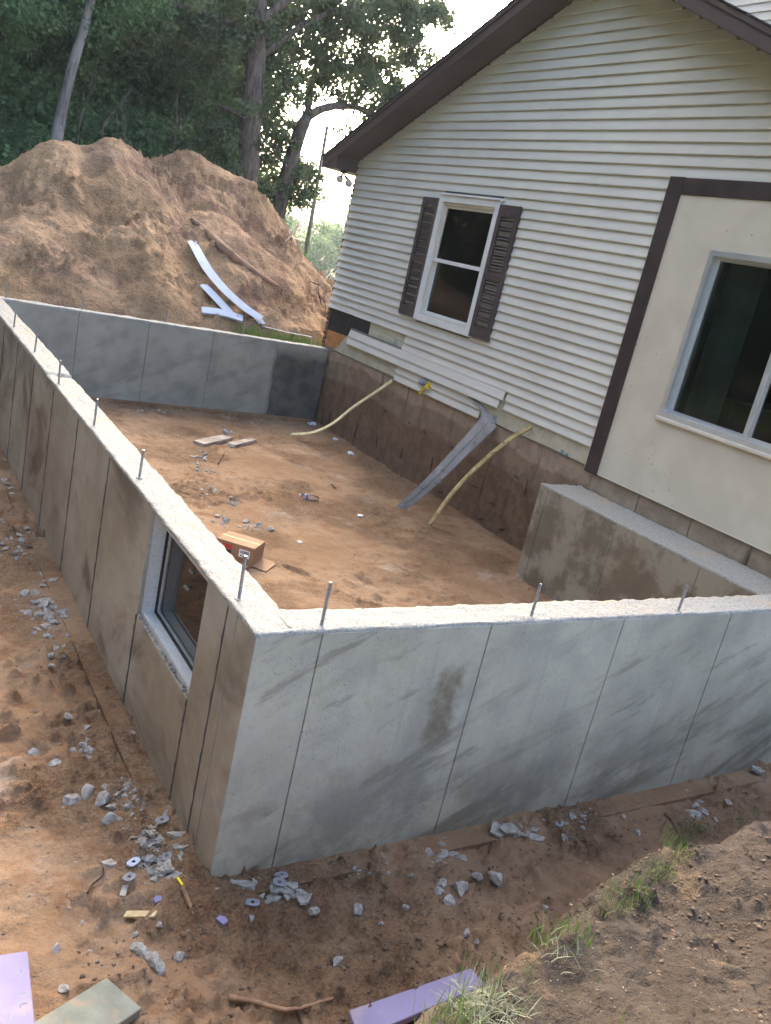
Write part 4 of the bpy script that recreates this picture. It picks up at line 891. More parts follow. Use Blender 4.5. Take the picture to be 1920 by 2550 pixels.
# cardboard box
bx = px(632, 1394, 2, -1.14); e0 = Vector((0.66, -0.62, 0)); 
A = Vector(px(542, 1331, 2, -0.945)); B = Vector(px(636, 1359, 2, -0.945)); Cc = Vector(px(651, 1336, 2, -0.945))
ex = (B - A); ex.z = 0; Lb = ex.length; ex.normalize(); ey = Vector((-ex.y, ex.x, 0)); Wb = max(0.17, (Cc - B).dot(ey)); Hb = 0.175
box = empty('cardboard_box', (B.x, B.y, -1.15), 'brown cardboard box with red, black and white labels on the sand floor', 'box')
MB = Matrix(((ex.x, ey.x, 0, A.x), (ex.y, ey.y, 0, A.y), (0, 0, 1, -1.15), (0, 0, 0, 1)))
def bb(name, a, b, mat, parent, bev=0.0): return link(name, box_me(name, a, b, bev, MB), M[mat], parent)
body = bb('box_body', (0, 0, 0), (Lb, Wb, Hb), 'card', box, 0.004)
bb('red_label', (Lb * 0.16, -0.0012, Hb * 0.62), (Lb * 0.42, 0.002, Hb * 0.86), 'red', body)
bb('black_label', (Lb * 0.16, -0.0012, Hb * 0.42), (Lb * 0.42, 0.002, Hb * 0.60), 'black', body)
wl = bb('white_label', (Lb * 0.62, -0.0012, Hb * 0.42), (Lb * 0.9, 0.002, Hb * 0.8), 'white', body)
bmx = bmesh.new(); xx = Lb * 0.655; rb2 = random.Random(1)
while xx < Lb * 0.87:
    w = rb2.choice([0.0015, 0.003, 0.0045]); bm_box(bmx, (xx, -0.0018, Hb * 0.6), (xx + w, -0.001, Hb * 0.75), MB); xx += w + rb2.choice([0.002, 0.003])
bm_box(bmx, (Lb * 0.66, -0.0018, Hb * 0.46), (Lb * 0.7, -0.001, Hb * 0.52), MB); bm_box(bmx, (Lb * 0.72, -0.0018, Hb * 0.46), (Lb * 0.84, -0.001, Hb * 0.52), MB)
link('barcode', bm_me(bmx, 'barcode'), M['black'], body)
for i in range(3): bb('print_line', (Lb * 0.12, -0.0012, Hb * (0.3 - 0.08 * i)), (Lb * (0.9 - 0.1 * i), 0.002, Hb * (0.325 - 0.08 * i)), 'print', body)
link('flap', box_me('flap', (0, 0, 0), (0.13, Wb * 0.98, 0.004), 0, MB @ Matrix.Translation((Lb, 0.002, 0.02)) @ Matrix.Rotation(math.radians(6), 4, 'Y')), M['card'], box)
link('flap', box_me('flap', (0, -0.1, 0), (Lb * 0.9, 0, 0.004), 0, MB @ Matrix.Translation((0.02, 0, 0.012)) @ Matrix.Rotation(math.radians(-4), 4, 'X')), M['card'], box)
bb('tape_seam', (0.0, Wb * 0.45, Hb - 0.001), (Lb, Wb * 0.55, Hb + 0.001), 'shim', body)

# plastic bottle
pb = hit_ground(770, 1245, 0.03); d = Vector((0.8, -0.6, 0.02)).normalized(); c0 = Vector(pb)
bt = empty('plastic_bottle', c0, 'clear plastic water bottle with blue band lying on the sand floor', 'bottle')
link('bottle_body', tube_me('bottle_body', [c0 + d * t for t in (-0.1, -0.06, -0.055, 0.0, 0.01, 0.07, 0.1)], [0.013, 0.028, 0.03, 0.031, 0.029, 0.031, 0.024], 14), M['plastic'], bt)
link('label_band', tube_me('label_band', [c0 + d * t for t in (-0.04, -0.02)], [0.0322, 0.0322], 14), M['bluecap'], bt)
link('cap', tube_me('cap', [c0 + d * t for t in (-0.115, -0.1)], [0.014, 0.014], 10), M['white'], bt)

def plank(name, a, b, w, th, mat, label, cat='board', group=None, tilt=0.0, wav=0.0):
    """board lying with its long axis from world point a to b; rests on the lower of the two"""
    a, b = Vector(a), Vector(b); d = (b - a); L = d.length; d.normalize(); s = d.cross(Vector((0, 0, 1))).normalized(); u = s.cross(d)
    if tilt: 
        rm = Matrix.Rotation(tilt, 3, d); s, u = rm @ s, rm @ u
    Mx = Matrix(((d.x, s.x, u.x, a.x), (d.y, s.y, u.y, a.y), (d.z, s.z, u.z, a.z), (0, 0, 0, 1)))
    bmx = bmesh.new(); n = 9; rg = random.Random(int(L * 1000)); rows = []
    for i in range(n):
        t = L * i / (n - 1); j = [rg.uniform(-wav, wav) for _ in range(4)]; e = [rg.uniform(-0.02, 0.02) * (wav > 0) for _ in range(4)] if i in (0, n - 1) else [0] * 4
        rows.append([bmx.verts.new(Mx @ Vector((t + e[k], (w / 2 + j[k]) * sg, hz))) for k, (sg, hz) in enumerate([(-1, 0), (1, 0), (1, th), (-1, th)])])
    for i in range(n - 1):
        for k in range(4): bmx.faces.new((rows[i][k], rows[i][(k + 1) % 4], rows[i + 1][(k + 1) % 4], rows[i + 1][k]))
    bmx.faces.new(rows[0][::-1]); bmx.faces.new(rows[-1])
    return tag(link(name, bm_me(bmx, name), M[mat]), label, cat, group)
plank('wooden_board', hit_ground(494, 1109), hit_ground(566, 1093), 0.16, 0.04, 'plank', 'wider weathered grey board lying on the sand near the far wall')
plank('wooden_board', hit_ground(575, 1112), hit_ground(630, 1099), 0.1, 0.035, 'plank', 'narrow splintered grey board lying on the sand near the far wall', wav=0.012)
plank('wood_shim', hit_ground(312, 2281, 0.004), hit_ground(388, 2281, 0.004), 0.035, 0.008, 'shim', 'pale wooden shim lying on the sand in front of the wall corner', 'shim')
plank('yellow_stub', hit_ground(441, 2193, 0.01), hit_ground(453, 2209, 0.006), 0.01, 0.008, 'yellow', 'short yellow marker stub beside the corner of the footing', 'marker')
# grey-green board and lavender foam boards in the foreground
def slab_px(name, pts, th, mat, label, cat, lift=0.02):
    P = [Vector(p) for p in pts]; n = (P[1] - P[0]).cross(P[2] - P[0]).normalized()
    if n.z < 0: n = -n
    bmx = bmesh.new(); A = [bmx.verts.new(p + n * lift) for p in P]; Bv = [bmx.verts.new(p + n * (lift - th)) for p in P]
    bmx.faces.new(A); bmx.faces.new(Bv[::-1]); k = len(P)
    for i in range(k): bmx.faces.new((A[i], A[(i + 1) % k], Bv[(i + 1) % k], Bv[i]))
    bmesh.ops.bevel(bmx, geom=bmx.edges[:], offset=0.003, segments=1, affect='EDGES')
    return tag(link(name, bm_me(bmx, name), M[mat]), label, cat)
gp = [Vector(hit_ground(258, 2462)), Vector(hit_ground(365, 2545))]
dv = (gp[1] - gp[0]); dv.z = 0; dv = dv.normalized() * 0.19; bk = Vector((dv.y, -dv.x, 0)).normalized()
if bk.y > 0: bk = -bk
g0 = gp[0]; slab = [g0, g0 + dv, g0 + dv + bk * 0.9 + Vector((0, 0, 0.12)), g0 + bk * 0.9 + Vector((0, 0, 0.12))]
slab_px('treated_board', slab, 0.038, 'greenwood', 'wet grey green treated board lying at the foot of the sand slope', 'board', 0.05)
f0 = [Vector(hit_ground(0, 2385)), Vector(hit_ground(66, 2396))]; ed = f0[1] - f0[0]; ed.z = 0; ed.normalize(); side = Vector(hit_ground(77, 2552)) - f0[1]; side.z = 0; side.normalize(); ed = Vector((-side.y, side.x, 0)); ed = ed if ed.dot(f0[1] - f0[0]) > 0 else -ed
c_ = f0[1]; slab = [c_, c_ - ed * 0.6, c_ - ed * 0.6 + side * 1.0 + Vector((0, 0, 0.1)), c_ + side * 1.0 + Vector((0, 0, 0.1))]
fb = slab_px('foam_board', slab, 0.03, 'foam', 'square cut lavender foam board beside the treated board', 'foam board', 0.05)
def on_slab(u, v):
    n_ = (slab[1] - slab[0]).cross(slab[2] - slab[0]).normalized(); n_ = n_ if n_.z > 0 else -n_; o_ = slab[0] + n_ * 0.0506; r_ = Vector(ray(u, v)); c_0 = Vector(C_CAM); return c_0 + r_ * ((o_ - c_0).dot(n_) / r_.dot(n_)), n_
for (u, v, kind) in [(58, 2478, 0), (60, 2505, 0), (26, 2538, 1), (52, 2425, 1)]:
    c_1, n_ = on_slab(u, v); bmx = bmesh.new()
    if kind == 0: pts_ = [(math.cos(t) * 0.013, math.sin(t) * 0.013) for t in np.linspace(0.6, 5.6, 16)]
    else: pts_ = [(0.0, -0.02), (0.003, 0.02)]
    for i in range(len(pts_) - 1):
        a_, b_ = Vector((*pts_[i], 0)), Vector((*pts_[i + 1], 0)); d_ = (b_ - a_).normalized(); w_ = Vector((-d_.y, d_.x, 0)) * 0.0022
        bmx.faces.new([bmx.verts.new(c_1 + q_) for q_ in (a_ - w_, a_ + w_, b_ + w_, b_ - w_)])
    link('printed_mark', bm_me(bmx, 'printed_mark'), M['tapeblue'], fb)
q0, q1 = Vector(hit_ground(862, 2545)), Vector(hit_ground(1165, 2438)); ed = (q1 - q0); L = ed.length; ed.normalize(); side = ed.cross(Vector((0, 0, 1))).normalized()
if side.y > 0: side = -side
slab = [q0, q1, q1 + side * 0.09 + ed * 0.01, q0 + side * 0.12 - ed * 0.02]
slab_px('foam_board', slab, 0.035, 'foam', 'long narrow lavender foam offcut half under the grass clump', 'foam board', 0.06)
for (u, v, s) in [(390, 2247, 0.022), (552, 2298, 0.024)]:
    p = Vector(hit_ground(u, v, 0.012)); me = prism_me('foam_scrap', [(-s, -s * 0.5), (s * 0.7, -s * 0.7), (s, s * 0.3), (0.1 * s, s * 0.7), (-0.8 * s, s * 0.4)], 2, -0.009, 0.009); o = link('foam_scrap', me, M['foam']); o.location = p; o.rotation_euler = (0.2, 0.1, u); tag(o, 'small scrap of lavender foam on the sand by the wall corner', 'foam scrap', 'lavender foam scraps')
def stick(lst, r, mat, label, group=None, lift=0.012, cat='stick', name='stick'):
    P = spline([hit_ground(u, v, lift) for u, v in lst], 12)
    tag(link(name, tube_me(name, P, np.linspace(r, r * 0.55, 12), 6, 0.15, random.Random(len(lst))), M[mat]), label, cat, group)
stick([(570, 2490), (640, 2503), (700, 2520), (750, 2515), (828, 2492)], 0.012, 'stick', 'long bent brown stick lying below the board')
stick([(738, 2515), (745, 2540), (752, 2560)], 0.008, 'twig', 'dark side twig branching off the long bent stick')
stick([(217, 2230), (228, 2210), (255, 2185), (256, 2165)], 0.006, 'twig', 'thin curved dark twig on the sand left of the form plates')
stick([(543, 1158), (552, 1140), (558, 1132)], 0.008, 'twig', 'short dark twig standing up from the sand floor')
stick([(1653, 2030), (1672, 2050), (1690, 2085)], 0.006, 'twig', 'dark stem sticking out of the grassy bank edge')
stick([(1215, 2128), (1222, 2105), (1218, 2092)], 0.005, 'twig', 'thin dark twig beside the flakes at the foot of the front wall')
stick([(825, 1208), (836, 1218)], 0.007, 'twig', 'small dark twig lying in the middle of the sand floor')
stick([(452, 2215), (468, 2250), (482, 2285)], 0.011, 'footing' if False else 'stick', 'straight brown stake lying at the footing corner', cat='stake')
# wrappers
for i, (u, v, s, lab) in enumerate([(776, 1058, 0.07, 'crumpled blue and white wrapper at the foot of the far wall corner'), (833, 1096, 0.05, 'small crumpled wrapper on the sand near the far wall corner'), (872, 1132, 0.06, 'pale crumpled wrapper at the foot of the house wall'), (897, 1286, 0.035, 'tiny white scrap on the sand beside the foam strip'), (745, 1352, 0.03, 'tiny pale scrap on the sand near the cardboard box')]):
    rg = random.Random(i); bmx = bmesh.new(); bmesh.ops.create_icosphere(bmx, subdivisions=2, radius=s)
    for vt in bmx.verts: vt.co *= rg.uniform(0.5, 1.1); vt.co.z *= 0.5
    o = link('wrapper', bm_me(bmx, 'wrapper'), M['wrapper' if i < 2 else 'white']); o.location = hit_ground(u, v, s * 0.25); tag(o, lab, 'wrapper')

# ------------------------------------------------------------------ rubble
def chunk_me(seed, flat=0.7):
    rg = random.Random(seed); bmx = bmesh.new(); bmesh.ops.create_icosphere(bmx, subdivisions=2, radius=1)
    pl = [(Vector((rg.gauss(0, 1), rg.gauss(0, 1), rg.gauss(0, 1))).normalized(), rg.uniform(0.5, 0.8)) for _ in range(11)]
    for v in bmx.verts:
        for n, d in pl:
            e = v.co.dot(n) - d
            if e > 0: v.co -= n * e
        v.co += Vector((rg.uniform(-1, 1), rg.uniform(-1, 1), rg.uniform(-1, 1))) * 0.075
        v.co.z *= flat; v.co.y *= 0.85
    me = bm_me(bmx, 'concrete_chunk'); me.materials.append(M['rubble']); return me
def flake_me(seed):
    rg = random.Random(seed); n = rg.randint(5, 8); bmx = bmesh.new(); th = rg.uniform(0.1, 0.2)
    pts = []
    for i in range(n):
        a = 2 * math.pi * (i + rg.uniform(-0.35, 0.35)) / n; r = rg.uniform(0.5, 1.1); pts.append((r * math.cos(a) * 1.2, r * math.sin(a) * 0.8))
    A = [bmx.verts.new((x, y, th + rg.uniform(-0.04, 0.04))) for x, y in pts]; Bv = [bmx.verts.new((x * rg.uniform(0.85, 1.05), y * rg.uniform(0.85, 1.05), -th)) for x, y in pts]
    bmx.faces.new(A); bmx.faces.new(Bv[::-1])
    for i in range(n): bmx.faces.new((A[i], A[(i + 1) % n], Bv[(i + 1) % n], Bv[i]))
    me = bm_me(bmx, 'concrete_flake'); me.materials.append(M['flake']); return me
CH = [chunk_me(i, 0.55 + 0.06 * (i % 4)) for i in range(10)]; FL = [flake_me(i + 50) for i in range(12)]
rr = random.Random(21)
def place(me, name, p, s, lab, cat, grp, flat):
    o = bpy.data.objects.new(name, me); COL.objects.link(o); o.location = p; o.scale = (s, s * rr.uniform(0.8, 1.2), s * rr.uniform(0.8, 1.2))
    a = 0.22 if flat else 0.6; o.rotation_euler = (rr.uniform(-a, a), rr.uniform(-a, a), rr.uniform(0, 6.28)); tag(o, lab, cat, grp); return o
def single(u, v, s, lab=None, grp=None, flake=False):
    p = hit_ground(u, v, s * (0.05 if flake else 0.1)); place(rr.choice(FL if flake else CH), 'concrete_flake' if flake else 'concrete_chunk', p, s, lab, 'concrete flake' if flake else 'concrete chunk', grp, flake)
CRUMB = []
def cluster(u, v, ru, rv, n, s0, s1, lab, grp, flake=0.5, crumbs=40):
    got = 0
    while got < n:
        a = rr.gauss(0, 0.5); b = rr.gauss(0, 0.5); s = (s0 + (s1 - s0) * rr.random() ** 1.4) * 1.1
        uu, vv = u + a * ru, v + b * rv; fl = rr.random() < flake
        p = hit_ground(uu, vv, s * (0.05 if fl else 0.08))
        if p[0] > -0.02 - s and p[0] < WT + s and p[1] > -0.02 and p[1] < LY: got += 1; continue
        if p[1] > -0.02 - s and p[1] < WT + s and p[0] > -0.02: got += 1; continue
        nm = 'concrete_flake' if fl else 'concrete_chunk'
        place(rr.choice(FL if fl else CH), nm, p, s, lab.replace('#', 'flake' if fl else 'chunk'), 'concrete ' + nm[9:], grp + (' flakes' if fl else ' chunks'), fl); got += 1
    for _ in range(crumbs): CRUMB.append((u + rr.gauss(0, 0.6) * ru, v + rr.gauss(0, 0.6) * rv, rr.uniform(0.002, 0.007)))
LW = 'grey concrete # in the loose rubble along the left wall'; LG = 'rubble along the left wall'
cluster(110, 1515, 62, 55, 40, 0.014, 0.055, LW, LG, 0.35, 260); cluster(42, 1350, 50, 70, 26, 0.014, 0.045, LW, LG, 0.5, 200); cluster(125, 1432, 34, 25, 12, 0.02, 0.055, LW, LG, 0.85, 60)
cluster(139, 1621, 25, 30, 7, 0.012, 0.035, LW, LG, 0.5, 30); cluster(200, 1568, 22, 15, 6, 0.015, 0.04, LW, LG, 0.8, 20); cluster(20, 1225, 30, 40, 8, 0.015, 0.05, LW, LG, 0.6, 40)
cluster(215, 1850, 28, 42, 12, 0.012, 0.035, LW, LG, 0.1, 60)
single(84, 1878, 0.045, 'lone grey concrete chunk on open sand left of the wall', 'lone chunks left of the wall'); single(137, 1902, 0.042, 'lone grey concrete chunk on open sand left of the wall', 'lone chunks left of the wall'); single(170, 1785, 0.032, 'lone grey concrete chunk on open sand left of the wall', 'lone chunks left of the wall')
HB = 'big grey concrete chunk in the heap near the wall corner'; HG = 'big chunks near the wall corner'
for (u, v, s) in [(218, 1975, 0.062), (176, 1998, 0.052), (258, 1992, 0.055), (281, 2014, 0.048), (276, 2042, 0.05), (262, 1962, 0.03), (320, 2012, 0.03)]: single(u, v, s, HB, HG)
cluster(310, 1980, 34, 46, 24, 0.008, 0.022, 'small grey concrete # in the heap near the wall corner', 'small rubble near the wall corner', 0.3, 160)
FCR = 'grey concrete # scattered at the foot of the near wall corner'; FG = 'rubble at the near wall corner'
cluster(368, 2090, 34, 45, 24, 0.012, 0.035, FCR, FG, 0.8, 160); cluster(392, 2160, 42, 34, 22, 0.012, 0.035, FCR, FG, 0.7, 160)
for (u, v, s) in [(443, 2084, 0.045), (449, 2108, 0.042), (452, 2137, 0.05), (418, 2164, 0.04), (439, 2183, 0.045), (415, 2030, 0.035), (420, 2010, 0.03), (280, 2148, 0.04), (352, 1890, 0.05), (330, 1825, 0.03), (255, 1767, 0.03)]: single(u, v, s, FCR.replace('#', 'flake'), FG + ' flakes', True)
FW = 'grey concrete # lying along the foot of the front wall'; WG = 'rubble along the front wall'
cluster(690, 2215, 70, 28, 40, 0.012, 0.05, FW, WG, 0.8, 300); cluster(1100, 2125, 60, 26, 22, 0.01, 0.05, FW, WG, 0.85, 100); cluster(1290, 2068, 60, 18, 10, 0.02, 0.055, FW, WG, 0.95, 40)
cluster(860, 2170, 90, 22, 12, 0.008, 0.022, FW, WG, 0.7, 100); cluster(1450, 2040, 60, 16, 10, 0.01, 0.04, FW, WG, 0.7, 50); cluster(1700, 1978, 55, 20, 12, 0.015, 0.045, FW, WG, 0.85, 50); cluster(1745, 2028, 40, 14, 6, 0.02, 0.045, FW, WG, 0.4, 20)
for (u, v, s) in [(608, 2203, 0.06), (620, 2205, 0.05), (541, 2208, 0.03), (580, 2200, 0.025), (1334, 2090, 0.06), (1890, 1918, 0.05), (1815, 2000, 0.05)]: single(u, v, s, FW.replace('#', 'flake'), WG + ' flakes', True)
TB = 'grey concrete chunk on the dark soil of the trench bank'; TG = 'chunks on the trench bank'
for (u, v, s) in [(1145, 2212, 0.07), (1100, 2206, 0.035), (1237, 2190, 0.055), (1190, 2184, 0.035), (1120, 2250, 0.045), (1090, 2225, 0.035), (780, 2272, 0.03), (890, 2266, 0.035), (948, 2302, 0.026), (1008, 2262, 0.024), (840, 2395, 0.03), (1162, 2325, 0.025), (1185, 2340, 0.028), (1355, 2260, 0.03), (1405, 2085, 0.03), (1588, 2075, 0.03), (1020, 2180, 0.02), (965, 2175, 0.02)]: single(u, v, s, TB, TG)
BL = 'pale concrete chunk half sunk in the sand below the wall corner'; BG = 'chunks in the foreground sand'
for (u, v, s) in [(350, 2370, 0.05), (378, 2385, 0.035), (395, 2410, 0.05), (446, 2385, 0.035), (136, 2372, 0.035), (160, 2462, 0.028), (622, 2290, 0.028), (205, 2298, 0.018), (398, 2305, 0.022), (336, 2328, 0.018), (470, 2320, 0.012), (225, 2370, 0.022)]: single(u, v, s, BL, BG)
IN_ = 'grey concrete # lying on the sand floor inside the foundation'; IG = 'rubble on the inner sand floor'
cluster(575, 1075, 30, 20, 10, 0.015, 0.05, IN_, IG, 0.6, 60); cluster(490, 1137, 22, 18, 10, 0.015, 0.05, IN_, IG, 0.7, 60); cluster(510, 1168, 25, 14, 8, 0.015, 0.04, IN_, IG, 0.7, 80); cluster(510, 1215, 40, 25, 12, 0.012, 0.04, IN_, IG, 0.6, 80)
cluster(578, 1254, 22, 14, 10, 0.015, 0.045, IN_, IG, 0.2, 60); cluster(550, 1296, 26, 16, 10, 0.012, 0.04, IN_, IG, 0.3, 80); cluster(640, 1312, 34, 16, 14, 0.012, 0.045, IN_, IG, 0.5, 80); cluster(720, 1287, 60, 16, 22, 0.008, 0.02, IN_, IG, 0.95, 260)
cluster(400, 1022, 120, 8, 14, 0.012, 0.035, IN_, IG, 0.5, 120); cluster(640, 1052, 80, 8, 10, 0.012, 0.03, IN_, IG, 0.5, 60); cluster(1300, 1440, 20, 16, 5, 0.015, 0.03, IN_, IG, 0.3, 20)
# form plates: flat plates with a round hole
def plate_me():
    bmx = bmesh.new(); n = 16; a, b, h = 0.045, 0.03, 0.005; outer = []; inner = []
    for i in range(n):
        t = 2 * math.pi * i / n; c, s = math.cos(t), math.sin(t)
        k = 1 / max(abs(c) / a, abs(s) / b, (abs(c) / a + abs(s) / b) / 1.55); outer.append((c * k, s * k)); inner.append((0.0125 * c, 0.0125 * s))
    R = {}
    for nm, P in (('o', outer), ('i', inner)):
        for z in (0, 1): R[nm, z] = [bmx.verts.new((x, y, h * z)) for x, y in P]
    for i in range(n):
        j = (i + 1) % n
        bmx.faces.new((R['o', 1][i], R['o', 1][j], R['i', 1][j], R['i', 1][i])); bmx.faces.new((R['o', 0][j], R['o', 0][i], R['i', 0][i], R['i', 0][j]))
        bmx.faces.new((R['o', 0][i], R['o', 0][j], R['o', 1][j], R['o', 1][i])); bmx.faces.new((R['i', 0][j], R['i', 0][i], R['i', 1][i], R['i', 1][j]))
    return bm_me(bmx, 'form_plate')
PL = plate_me(); PL.materials.append(M['washer']); PLB = PL.copy(); PLB.materials.clear(); PLB.materials.append(M['washerblue'])
for (u, v, blue, lab) in [(403, 2046, 0, 'grey oval form plate with round hole against the left wall foot'), (414, 2137, 0, 'grey oval form plate with round hole among the corner flakes'), (332, 2151, 1, 'bright bluish form plate with round hole on the sand'), (321, 2189, 0, 'pale grey form plate with round hole below the bluish one'), (254, 1740, 0, 'small grey form plate with round hole on sand under the basement window'), (174, 1583, 0, 'grey form plate with round hole in rubble beside the left wall'), (700, 2184, 0, 'dark form plate with round hole at the foot of the front wall'), (695, 2202, 0, 'dark form plate with round hole at the foot of the front wall'), (1078, 2096, 0, 'dark form plate with round hole at the foot of the front wall'), (1105, 2100, 0, 'dark form plate with round hole at the foot of the front wall'), (1392, 2054, 0, 'dark form plate with round hole at the foot of the front wall'), (80, 1318, 0, 'grey form plate with round hole in rubble beside the left wall'), (628, 2252, 0, 'dark form plate with round hole at the foot of the front wall')]:
    o = bpy.data.objects.new('form_plate', PLB if blue else PL); COL.objects.link(o); o.location = hit_ground(u, v, 0.008); o.rotation_euler = (rr.uniform(-0.15, 0.15), rr.uniform(-0.15, 0.15), rr.uniform(-0.5, 1.2)); o.scale = (0.7, 0.7, 1); tag(o, lab, 'form plate', 'form plates in the rubble')
p = hit_ground(309, 2226, 0.006); 
plank('white_strip', hit_ground(304, 2236, 0.005), hit_ground(312, 2208, 0.005), 0.025, 0.006, 'flake', 'pale rectangular concrete sliver on the sand below the form plates', 'concrete sliver')
# crumbs and pebbles: too many to count
for _ in range(1500): CRUMB.append((rr.uniform(0, 1900), rr.uniform(1700, 2550), rr.uniform(0.0015, 0.004)))
for _ in range(700): CRUMB.append((rr.uniform(0, 420), rr.uniform(1150, 2300), rr.uniform(0.0015, 0.005)))
for _ in range(500): CRUMB.append((rr.uniform(300, 1300), rr.uniform(1000, 1500), rr.uniform(0.003, 0.007)))
V = []; Fc = []
OC = np.array([(1, 0, 0), (-1, 0, 0), (0, 1, 0), (0, -1, 0), (0, 0, 1), (0, 0, -1)], float); OF = np.array([(0, 2, 4), (2, 1, 4), (1, 3, 4), (3, 0, 4), (2, 0, 5), (1, 2, 5), (3, 1, 5), (0, 3, 5)])
cu = np.array(CRUMB); rays = np.stack([(cu[:, 0] - CX) / F_PX, (cu[:, 1] - CY) / F_PX, np.ones(len(cu))], 1) @ R_CAM
tt = np.arange(1.2, 13, 0.02); hitp = np.zeros((len(cu), 3)); done = np.zeros(len(cu), bool)
for t in tt:
    P = C_CAM + rays * t; b = (P[:, 2] < ground_h(P[:, 0], P[:, 1], False)) & ~done; hitp[b] = P[b]; done |= b
    if done.all(): break
ok = done & (np.abs(rays[:, 2]) > 1e-6)
inwall = ((hitp[:, 0] > -0.01) & (hitp[:, 0] < WT + 0.01) & (hitp[:, 1] < LY)) | ((hitp[:, 1] > -0.01) & (hitp[:, 1] < WT + 0.01) & (hitp[:, 0] > 0)) | (hitp[:, 1] > LY - WT) | (hitp[:, 0] > 4.2)
ok &= ~inwall; hz = ground_h(hitp[:, 0], hitp[:, 1])
VV = []; FF = []; nb = 0
for i in np.nonzero(ok)[0]:
    s = cu[i, 2] * RNG.uniform(0.5, 1.5, 3); s[2] *= 0.7
    VV.append(OC * s * RNG.uniform(0.6, 1.4, (6, 1)) @ np.array(Matrix.Rotation(RNG.uniform(0, 6), 3, 'Z')) + np.array([hitp[i, 0], hitp[i, 1], hz[i] + cu[i, 2] * 0.3])); FF.append(OF + nb); nb += 6
tag(link('concrete_crumbs', me_np('concrete_crumbs', np.vstack(VV), np.vstack(FF)), M['flake']), 'fine grey concrete crumbs and grit scattered over the sand', 'grit', kind='stuff')
VV = []; FF = []; nb = 0
N = 16000; a = RNG.uniform([-1.2, -2.0], [4.2, 8.6], (N, 2)); m = RNG.random(N) < 0.62; a[m] = RNG.uniform([-0.6, -2.0], [3.6, -0.2], (m.sum(), 2))
cl = fbm(a[:, 0] * 1.7, a[:, 1] * 1.7, 301, 3) + RNG.normal(0, 0.4, N); a = a[cl > 0.15]
keep = ~(((a[:, 0] > -0.03) & (a[:, 0] < WT + 0.03) & (a[:, 1] > -0.03)) | ((a[:, 1] > -0.03) & (a[:, 1] < WT + 0.03) & (a[:, 0] > 0))); a = a[keep]; hz = ground_h(a[:, 0], a[:, 1])
for (x, y), z in zip(a, hz):
    s = 0.003 + 0.008 * RNG.random() ** 2.5; VV.append(OC * s * RNG.uniform(0.5, 1.6, (6, 3)) * np.array([1.3, 1.0, 0.7]) @ np.array(Matrix.Rotation(RNG.uniform(0, 6), 3, 'Z')) + np.array([x, y, z + s * 0.05])); FF.append(OF + nb); nb += 6
tag(link('soil_clods', me_np('soil_clods', np.vstack(VV), np.vstack(FF)), M['clod']), 'small clods of sandy soil strewn over the ground', 'clods', kind='stuff')

# ------------------------------------------------------------------ grass
def blades(spots, name, label, mat, lmin, lmax, wid, seed, droop=0.6):
    rg = np.random.default_rng(seed); VV = []; FF = []; nb = 0
    for (x, y, z, n, rad, sc) in spots:
        for _ in range(n):
            bx_, by_ = x + rg.normal(0, rad), y + rg.normal(0, rad); L = rg.uniform(lmin, lmax) * sc; az = rg.uniform(0, 6.28); b = rg.uniform(0.15, droop)
            d = np.array([math.cos(az), math.sin(az), 0]); w = np.array([-d[1], d[0], 0]) * wid * rg.uniform(0.6, 1.3); p = np.array([bx_, by_, z - 0.015]); vs = []
            for k, t in enumerate((0, 0.35, 0.7, 1.0)):
                q = p + d * L * b * t ** 1.6 + np.array([0, 0, L * (t - 0.45 * b * t * t)]); ww = w * (1 - t ** 1.5); vs += [q - ww, q + ww]
            VV.append(np.array(vs)); FF.append(np.array([(0, 1, 3, 2), (2, 3, 5, 4), (4, 5, 7, 6)]) + nb); nb += 8
    return tag(link(name, me_np(name, np.vstack(VV), np.vstack(FF)), M[mat]), label, 'grass', kind='stuff')
def sp(u, v, n, rad, sc=1.0): p = hit_ground(u, v); return (p[0], p[1], p[2], n, rad, sc)
blades([sp(1345, 2330, 30, 0.03), sp(1370, 2345, 30, 0.04), sp(1420, 2325, 30, 0.035), sp(1395, 2350, 20, 0.05), sp(1530, 2265, 35, 0.03), sp(1560, 2240, 35, 0.04), sp(1590, 2225, 30, 0.03), sp(1620, 2190, 30, 0.03), sp(1650, 2170, 25, 0.03), sp(1680, 2120, 45, 0.035), sp(1700, 2095, 45, 0.035), sp(1715, 2080, 30, 0.04), sp(1740, 2065, 30, 0.03), sp(1835, 2045, 14, 0.02), sp(1880, 2025, 14, 0.03), sp(1180, 2395, 14, 0.02), sp(1450, 2470, 12, 0.05, 0.6), sp(1600, 2545, 14, 0.06, 0.6)],
       'grass', 'green grass blades along the broken edge of the trench bank', 'grass', 0.05, 0.13, 0.0022, 3)
blades([sp(1175, 2515, 80, 0.04, 0.8), sp(1215, 2500, 80, 0.04, 0.8), sp(1245, 2535, 80, 0.05, 0.8), sp(1190, 2548, 80, 0.05, 0.8), sp(1300, 2370, 30, 0.05, 0.7), sp(1400, 2370, 30, 0.05, 0.7)],
       'dry_grass', 'pale dry grass clump beside the lavender foam offcut', 'straw', 0.05, 0.13, 0.0024, 4, 1.2)
blades([sp(1200, 2450, 35, 0.04), sp(1130, 2545, 30, 0.04), sp(1265, 2500, 40, 0.06), sp(1110, 2555, 30, 0.04)], 'grass', 'fresh green blades growing through the dry grass clump', 'grass', 0.06, 0.15, 0.0025, 5)
gs = []
for i in range(60):
    t = i / 59; x = 3.45 + 1.3 * t + random.uniform(-0.05, 0.05); y = 9.18 + random.uniform(0.0, 0.35); gs.append((x, y, -0.14, 40, 0.06, 1.0))
blades(gs, 'grass', 'strip of green grass growing behind the far wall beside the house', 'grass', 0.15, 0.34, 0.0045, 6)

